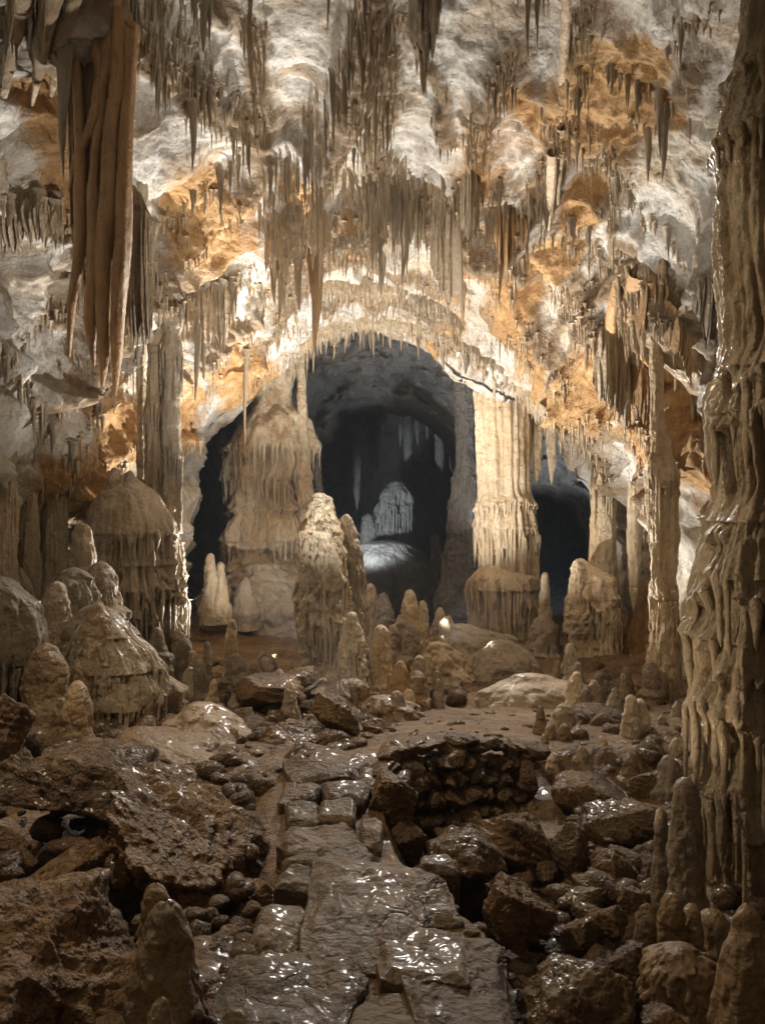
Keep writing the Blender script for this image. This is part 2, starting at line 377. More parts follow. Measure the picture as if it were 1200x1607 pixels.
Q = gridq(len(v), len(u)); keep = (d.ravel()[Q] > -13).any(1)
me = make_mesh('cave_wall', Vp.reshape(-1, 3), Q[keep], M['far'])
tag(link('inner_cave_wall', me), 'dim grey rock wall beyond the arch with two dark openings', kind='structure')
# deep chamber
nt_, np_ = 420, 260
th = np.linspace(0, 2*math.pi, nt_, endpoint=False); ph = np.linspace(-.5, 1.5, np_)
T_, Ph = np.meshgrid(th, ph)
rr = 1+.06*fbm(np.cos(T_)*2, np.sin(T_)*2, Ph*1.5, 4, 71)+.05*billow(np.cos(T_)*9, np.sin(T_)*9, Ph*.7, 72)+.03*ridged(np.cos(T_)*5, np.sin(T_)*5, Ph*4, 3, 73)
Vd = np.stack([.5+9.5*np.cos(T_)*np.cos(Ph)*rr, 27.5+7.5*np.sin(T_)*np.cos(Ph)*rr, -.5+7.2*np.sin(Ph)*rr], -1)
Q = gridq(np_, nt_, True)
cen = Vd.reshape(-1, 3)[Q].mean(1); keep = ~((cen[:, 1] < 21.8) & (cen[:, 2] < 5.5))
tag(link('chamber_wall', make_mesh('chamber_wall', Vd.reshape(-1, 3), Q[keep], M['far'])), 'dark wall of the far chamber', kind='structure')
BV.append(BVHTree.FromPolygons(Vp[::2, ::2].reshape(-1, 3).tolist(), gridq(*Vp[::2, ::2].shape[:2]).tolist()))

def hit(px, py, which=None):
    d_ = Vector(((px-CX)/F, 1.0, (CY-py)/F)).normalized()
    best = None
    for b_ in (BV if which is None else [BV[which]]):
        loc, no, i_, dist = b_.ray_cast(Vector((0, 0, H)), d_)
        if loc is not None and (best is None or dist < best[1]): best = (loc, dist, no)
    return best

# ------------------------------------------------------------------ floor
def pathc(Y):
    return np.interp(Y, [2.7, 3.4, 4, 5, 5.6, 6.2, 7.5], [-.08, -.08, -.25, -.35, -.17, .1, .6])
def base_floor(X, Y):
    z_ = np.interp(Y, [-6, 3, 5.6, 8, 11, 15, 21, 34], [.1, 0, -.02, -.3, -.48, -.68, -1.0, -1.2])
    pathx = pathc(Y)
    left = np.interp(-(X-pathx), [.5, 1.3, 2.6, 4.5], [0, .05, .10, .4])
    right = -np.interp(X-pathx-np.interp(Y, [3.4, 4.2], [.17, 0]), [.33, .5, 3, 4.5], [0, .28, .28, -.1])*(1-sm(Y-.75*np.clip(X, 0, 1.3), 5.25, 5.6))
    right2 = np.interp(X-pathx, [1.2, 3.0, 4.5], [0, .08, .3])*np.interp(Y, [6, 8], [0, 1])
    return z_+left+right+right2
yr = np.concatenate([np.linspace(-6, 2.2, 30)[:-1], np.exp(np.linspace(math.log(2.2), math.log(34), 620))])
ur = np.linspace(-1, 1, 760); xr = 7.5*(.28*ur+.72*ur**3)
Xg, Yg = np.meshgrid(xr, yr); Xg = Xg*np.interp(Yg, [10, 22, 30], [1, 1.25, 1.4])+.3
pathx = pathc(Yg)
onp = 1-sm(np.abs(Xg-pathx)-np.interp(Yg, [3.4, 4.2], [.17, 0]), .3, .5); onp = onp*(Yg < 7)
plaza = sm(Yg-.75*np.clip(Xg, 0, 1.3), 5.25, 5.8)*(1-sm(Yg, 8.3, 9.4))*sm(Xg, -.2, .3)*(1-sm(Xg, 1.9, 2.5)); flat = np.maximum(onp, plaza)
Zg = base_floor(Xg, Yg)
Zg = Zg+(1-flat)*(-.12*sm(Yg, 2, 3)*(1-sm(Yg, 9, 12))+.07*ridged(Xg*1.5, Yg*1.5, 0, 4, 81)+.09*fbm(Xg*.9, Yg*.9, 3, 3, 82))+.03*ridged(Xg*4, Yg*4, 1, 4, 83)*(1-.3*flat)-.05*flat
for hx_, hy_, Y_, r_, d_ in ((230,1370,4.0,.5,.45),(120,1300,4.3,.4,.3),(930,1460,4.0,.4,.25),(370,1440,3.7,.25,.25),(680,1330,5.0,.2,.2)):
    X_ = (hx_-CX)/F*Y_; Zg = Zg-d_*np.exp(-(((Xg-X_)/r_)**2+((Yg-Y_)/(r_*.8))**2))
me = make_mesh('ground', np.stack([Xg, Yg, Zg], -1).reshape(-1, 3), gridq(len(yr), len(ur)), M['mud'])
tag(link('ground', me), 'wet brown clay and rubble floor of the cave', kind='structure')
BV.append(BVHTree.FromPolygons(np.stack([Xg, Yg, Zg], -1)[::2, ::2].reshape(-1, 3).tolist(), gridq(*Xg[::2, ::2].shape).tolist()))
def gz(X, Y):
    return float(base_floor(np.array(X), np.array(Y)))

def fuse(name, label, cat, parts, group=None):
    """one thing grown together from several bodies: an Empty at the foot of the first"""
    e = bpy.data.objects.new(name, None); col.objects.link(e); e.location = parts[0].location.copy()
    base = parts[0].location.copy()
    for p_ in parts:
        if p_.parent is not None: continue
        for k_ in ('label', 'category', 'group', 'kind'):
            if k_ in p_: del p_[k_]
        p_.parent = e; p_.location = p_.location-base
    return tag(e, label, cat, group)
# ------------------------------------------------------------------ flowstone bodies (columns, stalagmites, mounds)
_sd = [100]
def flow(name, prof, Y, label, cat, mat='flow', tiers=(), flute=.05, nfl=5.0, lump=.10, ring=0.0, dr=.9, group=None,
         detail=1.0, fine=.012, ext=.3, lean=0.0, zf=.5, jag=1.0, tuck=.5, seed=None, parent=None, knob=0.0, capr=.3, bumps=0.0, bs_=1.0, ribs=1.0, ribw=1.0, up=False):
    """a dripping rock body: prof = silhouette (py, px left, px right) from top to bottom, at depth Y;
    tiers = (py, bulge, rise, drip) shelves whose lower rims end in drips"""
    _sd[0] += 7; sd = seed or _sd[0]
    prof = sorted(prof)
    py = np.array([p[0] for p in prof], float); xl = np.array([p[1] for p in prof], float); xr_ = np.array([p[2] for p in prof], float)
    z_ = H+(CY-py)/F*Y; cx = ((xl+xr_)/2-CX)/F*Y; R = (xr_-xl)/2/F*Y
    if up:
        h_ = BV[0].ray_cast(Vector((cx[0], Y, z_[0]-.3)), Vector((0, 0, 1)))
        if h_[0] is not None and h_[0].z > z_[0]-.1:
            z_ = np.concatenate([[h_[0].z+.15, h_[0].z-.15], z_]); cx = np.concatenate([[cx[0], cx[0]], cx]); R = np.concatenate([[R[0]*1.9, R[0]*1.35], R])
    if R[0] > 1e-6:       # round the top off
        q_ = np.sin(np.linspace(0, math.pi/2, 7))[:-1]; hc = R[0]*capr
        z_ = np.concatenate([z_[0]+hc*np.sqrt(1-q_**2), z_]); cx = np.concatenate([np.full(6, cx[0]), cx]); R = np.concatenate([R[0]*q_, R])
    if ext > 0:
        z_ = np.append(z_, z_[-1]-ext); cx = np.append(cx, cx[-1]); R = np.append(R, R[-1]*1.02)
    else:
        z_ = np.append(z_, [z_[-1]-R[-1]*.4, z_[-1]-R[-1]*.6]); cx = np.append(cx, [cx[-1]]*2); R = np.append(R, [R[-1]*.75, 0])
    Rm = R.max(); hgt = z_[0]-z_[-1]
    px_h = hgt/Y*820; nz = int(np.clip(px_h*.9*detail, 30, 620)); nth = int(np.clip(Rm/Y*820*2*2.6*detail, 24, 620))
    zz = np.linspace(z_[0], z_[-1], nz)
    R2 = np.interp(-zz, -z_, R); C2 = np.interp(-zz, -z_, cx)
    kk = max(3, nz//28)|1
    def smo(a):
        p_ = np.concatenate([np.repeat(a[:1], kk//2), a, np.repeat(a[-1:], kk//2)]); return np.convolve(p_, np.ones(kk)/kk, 'valid')
    C2 = smo(C2); Rs = smo(R2); Rs[:kk//2] = np.minimum(Rs[:kk//2], R2[:kk//2]+0*Rs[:kk//2]); R2 = Rs
    R2[0] = 0
    vert = 1/(1+(np.gradient(R2)/np.gradient(-zz)*.9)**2)[:, None]
    tht = np.linspace(0, 2*math.pi, nth, endpoint=False)
    T, Z = np.meshgrid(tht, zz)
    Rr = np.repeat(R2[:, None], nth, 1); ct, st_ = np.cos(T), np.sin(T)
    Ru = max(float(np.median(R2)), .02)
    kf = nfl/3.2
    wz_ = pn(ct*1.5, st_*1.5, Z*1.3/Ru*.3, sd+3)
    r = Rr.copy(); cr = np.minimum(1, Rr/Ru); ct_, stt_ = ct*cr, st_*cr
    r += Rr*lump*1.4*fbm(ct_*1.3, stt_*1.3, Z*.55/Ru, 3, sd)
    if knob: r += Rr*knob*(.75*billow(ct_*2.6, stt_*2.6, Z*1.3/Ru, sd+9)+.35*billow(ct_*5.5, stt_*5.5, Z*3/Ru, sd+10)-.2)
    if ring: r += Ru*ring*ridged(ct*.5, st_*.5, Z*1.6/Ru+.3*wz_, 2, sd+1)
    fb = billow(ct_*kf+.25*wz_, stt_*kf, Z*zf*.35/Ru, sd+2); fb2 = billow(ct_*kf*2.4, stt_*kf*2.4, Z*zf*.7/Ru, sd+4)
    famp = np.full(Z.shape, 1.0)
    tb = np.zeros(Z.shape); rims = []
    for ti, (tp, A, rise, drip) in enumerate(tiers):
        zt = H+(CY-tp)/F*Y
        j = billow(ct*kf*1.9, st_*kf*1.9, 3.3*ti+Z*.25, sd+20+ti)*.6+.4*billow(ct*kf*4.2, st_*kf*4.2, 1.7*ti+Z*.3, sd+40+ti)
        lo = pn(ct*.9, st_*.9, 5.1*ti, sd+60+ti)*.9+.35*pn(ct*2.4, st_*2.4, 2.1*ti, sd+70+ti)
        mask = sm(pn(ct*.9+7, st_*.9, 4.1*ti+Z*.2/Ru, sd+80+ti), -.42, .05)
        zt2 = zt+lo*max(drip*1.6, .16*Ru)*jag-(j**1.3)*drip*.8
        rims.append((zt2, mask, rise, drip))
        d_ = Z-zt2
        bul = np.where(d_ > 0, np.exp(-(np.maximum(d_, 0)/rise)**1.4), np.exp(np.minimum(d_, 0)/(.05*rise+.006)))
        tb = np.maximum(tb, 1.9*A*bul*(.8+.4*fb)*mask)
        under = np.exp(-np.maximum(zt-drip*.2-Z, 0)/(drip*2.5+1e-6))*(Z < zt)
        famp += 1.3*under*tuck
        r -= Ru*.30*tuck*under*(1-j)**1.5*vert
        famp *= 1-.75*np.where(d_ > 0, np.exp(-(np.maximum(d_, 0)/(rise*.8))**2), 0)
    r += tb*Ru
    r += Ru*flute*2.4*famp*(fb*.75+fb2*.35-.5)*np.minimum(1, Rr/Ru)*vert**1.5
    if bumps: r += bumps*(billow(ct*Rr*3*bs_, st_*Rr*3*bs_, Z*3*bs_, sd+11)+.4*billow(ct*Rr*8*bs_, st_*Rr*8*bs_, Z*8*bs_, sd+12)-.4)*np.minimum(1, Rr/Ru*2)
    lx, ly = ct*Rr, st_*Rr
    r += (fine*fbm(lx*9, ly*9, Z*7, 3, sd+5)+fine*.7*ridged(lx*7, ly*7, Z*16, 3, sd+6)*sm(pn(lx*2, ly*2, Z*2, sd+7), -.2, .3))*min(1, Ru*5)*np.minimum(1, Rr/Ru)
    r = np.maximum(r, Rr*.3)
    X = C2[:, None]+r*ct+lean*(Z-z_[-1]); Yv = Y+r*st_*dr+.12*Ru*pn(Z/Ru*.3, 0, 0, sd+8)
    Vv = np.stack([X, Yv, Z+0*r], -1)
    if R[0] < 1e-6: pass
    base = np.array([cx[-1], Y, z_[-1]])
    VV_ = [Vv.reshape(-1, 3)]; FF_ = [gridq(nz, nth, True)[:, ::-1]]; off_ = len(VV_[0])
    rs = np.random.RandomState(sd); zstep = zz[0]-zz[1]
    nk, nt2 = 7, 10; ka = np.linspace(0, 2*math.pi, nk, endpoint=False); tq = np.linspace(0, 1, nt2)
    gq = gridq(nt2, nk, True)
    for zt2, mask, rise, drip in rims if ribs else []:
        w0 = max(Ru*.055*ribw, .0016*Y); cnt = int(2*math.pi*Ru/(w0*2.1)*ribs)
        for c__ in range(cnt):
            th_ = (c__+rs.uniform(-.45, .45))/cnt*2*math.pi; jc = int(th_/(2*math.pi)*nth) % nth
            ic = int(nz*.5); zz0 = zt2[min(nz-1, max(0, int((zz[0]-zt2[ic, jc])/zstep))), jc]
            i0 = int((zz[0]-zz0-rise*.35)/zstep)
            if i0 < 1 or i0 > nz-4 or mask[i0, jc] < .3: continue
            w_ = w0*rs.uniform(.6, 1.35); L_ = drip*rs.uniform(.7, 2.6)+rise*.35
            zs = zz[i0]-tq*L_; ii = np.clip(((zz[0]-zs)/zstep).astype(int), 0, nz-1)
            rb = r[ii, jc]; r0_ = r[i0, jc]-w_*.35
            czs = np.interp(-zs, -zz, C2); rt = np.maximum(r0_-.25*w_*tq, rb+w_*.1+(czs-czs[0])*math.cos(th_)); rt = np.convolve(np.concatenate([rt[:1], rt, rt[-1:]]), [.25, .5, .25], 'valid')
            wt_ = w_*(.85+.35*np.sin(tq*7+rs.uniform(0, 6))*.4-.35*tq)*np.minimum(1, .35+tq*6)*np.sqrt(np.maximum(1-tq**5, 0))
            cxx = czs[0]+lean*(zs-z_[-1]); a2 = th_+.10*rs.normal()*w_/max(r0_, .01)*tq
            px_ = cxx+rt*np.cos(a2); py_ = Y+rt*np.sin(a2)*dr+.12*Ru*pn(zs/Ru*.3, 0, 0, sd+8)
            V2 = np.stack([px_[:, None]+wt_[:, None]*np.cos(ka), py_[:, None]+wt_[:, None]*np.sin(ka), zs[:, None]+0*ka], -1)
            VV_.append(V2.reshape(-1, 3)); FF_.append(gq[:, ::-1]+off_); off_ += nk*nt2
    me = make_mesh(name, np.concatenate(VV_)-base, np.concatenate(FF_), M[mat])
    o = link(name, me, base-np.array(parent.location) if parent else base, parent)
    if label: tag(o, label, cat, group)
    return o
def stalagmite(px, top, bot, wt, wb, Y, label, mat='flow', group=None, name='stalagmite', dx=0, **kw):
    """rounded drip cone: width wt under the tip, wb at the foot"""
    h = bot-top
    prof = [(top, px+dx, px+dx), (top+min(wt*.12, h*.05), px+dx-wt*.27, px+dx+wt*.27), (top+min(wt*.45, h*.15), px+dx-wt*.46, px+dx+wt*.46),
            (top+h*.3, px+dx*.7-(wt*.55+.12*(wb-wt)), px+dx*.7+(wt*.55+.12*(wb-wt))),
            (top+h*.62, px+dx*.3-(wt*.5+.28*(wb-wt)), px+dx*.3+(wt*.5+.28*(wb-wt))), (bot-h*.12, px-wb*.46, px+wb*.46), (bot, px-wb*.62, px+wb*.62)]
    a = dict(tiers=(), flute=.03, nfl=4, lump=.16, ring=.10, detail=1.0)
    a.update(kw)
    return flow(name, prof, Y, label, 'stalagmite', mat, group=group, **a)

# ------------------------------------------------------------------ rocks
_ico = {}
def ico(n):
    if n not in _ico:
        bm = bmesh.new(); bmesh.ops.create_icosphere(bm, subdivisions=n, radius=1)
        bm.verts.ensure_lookup_table()
        _ico[n] = (np.array([v_.co[:] for v_ in bm.verts]), np.array([[q_.index for q_ in f_.verts] for f_ in bm.faces])); bm.free()
    return _ico[n]
def rock_geo(hx, hy, hz, seed, n=5, planes=20, rough=.048, tilt=0.0, yaw=None, cuts=(.62, 1.0), flat=None, soft=0.0, strata=.05):
    rs = np.random.RandomState(seed); D, Fc = ico(n)
    nn = rs.normal(size=(planes, 3)); nn /= np.linalg.norm(nn, axis=1, keepdims=True); hh = rs.uniform(*cuts, planes)
    dots = D@nn.T
    rad = np.where(dots > .05, hh/np.maximum(dots, .05), 9.0)
    k_ = 45*(1-soft)+5*soft
    r = (np.sum(np.minimum(rad, 3)**(-k_), 1)+1.25**-k_)**(-1/k_)
    p_ = D*r[:, None]
    p_ /= np.abs(p_).max(0)
    o_ = rs.uniform(-50, 50, 3)
    sc_ = np.array([hx, hy, hz]); g_ = float((hx*hy*hz)**(1/3))
    q_ = p_*sc_/g_
    w_ = pn(q_[:, 0]*1.2+o_[0], q_[:, 1]*1.2, q_[:, 2]*1.2, seed)
    stt = (q_@np.array([.3, .25, 1.0]))*3.2+w_*1.5; saw_ = stt-np.floor(stt)
    ds = rough*1.6*fbm(q_[:, 0]*1.5+o_[0], q_[:, 1]*1.5+o_[1], q_[:, 2]*1.5, 3, seed)+rough*1.2*ridged(q_[:, 0]*3+o_[1], q_[:, 1]*3, q_[:, 2]*3+o_[2], 4, seed+3)
    ds += strata*(sm(saw_, 0, .75)*(1-sm(saw_, .8, 1)))
    ds += rough*.35*fbm(q_[:, 0]*11+o_[0], q_[:, 1]*11, q_[:, 2]*11, 2, seed+8)
    v_ = q_*(1+ds[:, None])*g_
    if flat is not None:
        top = hz*flat; over = v_[:, 2]-top
        v_[:, 2] = np.where(over > 0, top+over*.22, v_[:, 2])
    c_, s_ = math.cos(math.radians(tilt)), math.sin(math.radians(tilt))
    x_, z_ = v_[:, 0].copy(), v_[:, 2].copy(); v_[:, 0] = x_*c_+z_*s_; v_[:, 2] = -x_*s_+z_*c_
    return v_, Fc
def rock(x0, y0, x1, y1, Y, label, mat='rock', dy=None, seed=None, tilt=0, name='boulder', cat='boulder', group=None, parent=None, n=None, **kw):
    _sd[0] += 7; seed = seed or _sd[0]
    a = math.radians(tilt); W = (x1-x0)/2/F*Y; Hh = (y1-y0)/2/F*Y
    c_, s_ = abs(math.cos(a)), abs(math.sin(a))
    det = c_*c_-s_*s_
    hx = max((W*c_-Hh*s_)/det, W*.6) if abs(det) > .2 else W*.8
    hz = max((Hh*c_-W*s_)/det, Hh*.55) if abs(det) > .2 else Hh*.6
    hy = dy or (hx+hz)/2
    px_size = max(x1-x0, y1-y0)
    n = n or (6 if px_size > 90 else 5 if px_size > 34 else 4)
    v_, Fc = rock_geo(hx, hy, hz, seed, n, tilt=tilt, **kw)
    me = make_mesh(name, v_, Fc, M[mat])
    o = link(name, me, P((x0+x1)/2, (y0+y1)/2, Y), parent)
    if label: tag(o, label, cat, group)
    return o

# ------------------------------------------------------------------ draperies (hanging stone curtains)
def drapery(poly, bots, label, mat='drape', nf=6, amp=.07, thick=.10, Y=None, seed=None, name='stone_drapery', cat='drapery', group=None, finger=.35, dY=.03, conv=0.0, slant=0.0, curve=0.0):
    """poly: upper edge (px, py); bots: [(s, py)] lower envelope"""
    _sd[0] += 7; sd = seed or _sd[0]
    poly = np.array(poly, float); seg = np.hypot(*np.diff(poly, axis=0).T); cum = np.concatenate([[0], np.cumsum(seg)])/seg.sum()
    hs = []; cum0 = cum; cum = np.linspace(0, 1, 24); poly = np.stack([np.interp(cum, cum0, poly[:, 0]), np.interp(cum, cum0, poly[:, 1])], 1)
    for a_, b_ in poly:
        if Y: hs.append(P(a_, b_, Y))
        else:
            h_ = hit(a_, b_, 0); hs.append(np.array(h_[0]) if h_ else P(a_, b_, 9))
    hs = np.array(hs); hs[:, 1] += dY
    hs[:, 1] = np.convolve(np.concatenate([hs[:1, 1].repeat(3), hs[:, 1], hs[-1:, 1].repeat(3)]), np.ones(7)/7, 'valid')
    hs[:, 0] = (poly[:, 0]-CX)/F*hs[:, 1]; hs[:, 2] = H+(CY-poly[:, 1])/F*hs[:, 1]
    wpx = seg.sum(); ns = int(np.clip(wpx*1.3, 24, 300))
    s_ = np.linspace(0, 1, ns); top = np.stack([np.interp(s_, cum, hs[:, i]) for i in range(3)], 1)
    Ym = top[:, 1]
    bz = H+(CY-np.interp(s_, [q[0] for q in bots], [q[1] for q in bots]))/F*Ym
    L = np.maximum(top[:, 2]-bz, .02)
    f1 = np.abs(pn(s_*nf*1.1, 0, 0, sd))*1.9; f2 = np.abs(pn(s_*nf*2.7, 0, 3, sd+1))*1.8
    L = L*(1-finger+finger*np.clip(f1*.75+f2*.45, 0, 1.05))
    nt = int(np.clip((L.max()/Ym.mean())*820*.5, 20, 260)); t_ = np.linspace(0, 1, nt)
    Tt, Ss = np.meshgrid(t_, s_, indexing='ij')
    sway = .5*pn(Tt*1.3, Ss*2, 1, sd+5)
    folds = billow(Ss*nf*1.1+sway*.5, Tt*.5, 0, sd)*.7+billow(Ss*nf*2.7+sway, Tt*1.1, 3, sd+1)*.4
    edge = np.minimum(1, np.minimum(Ss, 1-Ss)*8)
    Zt = top[None, :, 2]+.08-Tt*(L[None]+.08)
    x_ = top[None, :, 0]+.03*sway+slant*Tt/F*top[None, :, 1]+curve*np.sin(Tt*math.pi)/F*top[None, :, 1]; x_ = x_+conv*Tt*(top[:, 0].mean()-x_)
    y0 = top[None, :, 1]+0*Tt
    ringz = .008*pn(Ss*3, Zt*18, 0, sd+6)
    bulge = amp*(folds-.2)*sm(Tt, -.1, .2)*(1-.5*Tt**2)+ringz
    th_ = thick*edge*(1-Tt**4)
    fr = np.stack([x_, y0-th_*.6-bulge*edge, Zt], -1); bk = np.stack([x_, y0+th_*.5+bulge*.3*edge, Zt], -1)[:, ::-1]
    Vv = np.concatenate([fr, bk], 1); base = np.array([top[:, 0].mean(), top[:, 1].mean(), top[:, 2].max()])
    me = make_mesh(name, Vv.reshape(-1, 3)-base, gridq(nt, 2*ns, True), M[mat])
    return tag(link(name, me, base), label, cat, group)

def ropes(paths, Y, label, name, cat, mat):
    """one drapery made of thick hanging folds: each path (px, py, width px); depth Y, or clinging to the shell"""
    _sd[0] += 7; sd = _sd[0]; VV_, FF_, off_ = [], [], 0; nk = 18
    for pi_, pts in enumerate(paths):
        W_ = []
        for a_, b_, w_ in pts:
            h_ = None if Y else hit(a_, max(b_, -60), 0)
            yy = Y if Y else (h_[0].y-.03 if h_ else 9.0)
            W_.append([*P(a_, b_, yy), w_/2/F*yy])
        W_ = np.array(W_)
        if not Y and len(W_) > 2: W_[1:-1, 1] = (W_[:-2, 1]+W_[1:-1, 1]+W_[2:, 1])/3; W_[:, 0] = (np.array([p_[0] for p_ in pts])-CX)/F*W_[:, 1]; W_[:, 2] = H+(CY-np.array([p_[1] for p_ in pts]))/F*W_[:, 1]
        L_ = abs(pts[-1][1]-pts[0][1]); n_ = int(max(24, L_*.5))
        C_ = catmull(W_, np.linspace(0, len(W_)-1.001, n_)); c_ = C_[:, :3]; r_ = np.maximum(C_[:, 3], .004)
        tg = np.gradient(c_, axis=0); tg /= np.linalg.norm(tg, axis=1, keepdims=True)
        e1 = np.cross(tg, np.array([0, 1, 0])); e1 /= np.linalg.norm(e1, axis=1, keepdims=True)+1e-9; e2 = np.cross(e1, tg)
        th = np.linspace(0, 2*math.pi, nk, endpoint=False); A_, I_ = np.meshgrid(th, np.arange(n_)); zc = c_[:, 2][:, None]
        rr = r_[:, None]*(1+.22*pn(np.cos(A_)*1.3+pi_*3, np.sin(A_)*1.3, zc*2.2, sd)+.16*billow(np.cos(A_)*2.4, np.sin(A_)*2.4+pi_, zc*.9, sd+1)+.08*pn(np.cos(A_)*2, np.sin(A_)*2, zc*22, sd+2))
        v_ = c_[:, None]+e1[:, None]*(rr*np.cos(A_))[..., None]+e2[:, None]*(rr*np.sin(A_))[..., None]*1.25
        VV_.append(v_.reshape(-1, 3)); FF_.append(gridq(n_, nk, True)+off_); off_ += n_*nk
    V_ = np.concatenate(VV_); base = V_[0].copy()
    return tag(link(name, make_mesh(name, V_-base, np.concatenate(FF_), M[mat]), base), label, cat)
# ------------------------------------------------------------------ stalactites
def stal_geo(seed, nr, nth):
    rs = np.random.RandomState(seed); t = np.linspace(0, 1, nr); th = np.linspace(0, 2*math.pi, nth, endpoint=False)
    T, A = np.meshgrid(t, th, indexing='ij')
    pw = rs.uniform(.55, .95)
    r = .5*(1-T)**pw*(1+.5*np.exp(-T*14))
    r = r*(1+.22*pn(np.cos(A)*1.2+seed, np.sin(A)*1.2, T*5, seed)+.10*pn(seed, .3, T*26, seed+1)+.16*billow(np.cos(A)*2, np.sin(A)*2+seed, T*1.2, seed+2))
    r = np.maximum(r, .04*(1-T))
    bx = .35*pn(T*1.4, seed, 0, 4)*T; by = .3*pn(T*1.4, seed, 5, 5)*T
    return np.stack([r*np.cos(A)+bx, r*np.sin(A)+by, .05-T*1.05], -1).reshape(-1, 3), gridq(nr, nth, True)
PROTO = {}
for mt in ('stal', 'stalgrey', 'drape'):
    for i in range(6):
        PROTO[mt, i] = make_mesh('stalactite', *stal_geo(10+i, 44, 14), M[mt])
LOW = [stal_geo(10+i, 12, 7) for i in range(6)]
place = []      # (area, loc, W, L, mat, proto, label, group)
def fringe(poly, n, ln, wd, label, group, mat='stal', spread=(6, 6), which=0, env=None, dz=.03):
    poly = np.array(poly, float); seg = np.hypot(*np.diff(poly, axis=0).T); cum = np.concatenate([[0], np.cumsum(seg)])/seg.sum()
    sd = int(abs(poly.sum()))
    n = int(n*1.45); wd = (wd[0]*.8, wd[1]*.85)
    for i in range(n):
        s = (i+random.uniform(-.5, .5))/n; s = min(max(s, 0), 1)
        a_ = np.interp(s, cum, poly[:, 0])+random.gauss(0, spread[0]); b_ = np.interp(s, cum, poly[:, 1])+random.gauss(0, spread[1])+(12*float(pn(s*seg.sum()/45, 3, 0, sd)) if spread[1] > 4 else 0)
        h_ = hit(a_, b_, which)
        if not h_: continue
        loc = h_[0]; Y = loc.y
        e = .35+.65*min(1, abs(float(pn(s*seg.sum()/38, 0, 0, sd)))*2.3)
        if env: e *= np.interp(s, [q[0] for q in env], [q[1] for q in env])
        l_ = (ln[0]+(ln[1]-ln[0])*random.random()**1.6)*e; l_ = max(l_, ln[0]*.6)
        w_ = (wd[0]*.8+(wd[1]*1.35-wd[0]*.8)*random.random()**2)*(.6+.4*min(1, l_/ln[1]*1.3))
        place.append((l_*w_, (loc.x, loc.y, loc.z+dz), w_/F*Y, l_/F*Y, mat, random.randrange(6), label, group))
def single(px, py, tip, w, label, mat='stal', Y=None, which=0, dY=0, group=None):
    if Y is None:
        h_ = hit(px, py, which); loc = h_[0]; Y = loc.y
        l_ = (tip-py)/F*Y
        place.append((1e6, (loc.x, loc.y+dY, loc.z+.04), w/F*Y, l_+.04, mat, random.randrange(6), label, group))
    else:
        p_ = P(px, py, Y); place.append((1e6, tuple(p_), w/F*Y, (tip-py)/F*Y, mat, random.randrange(6), label, group))

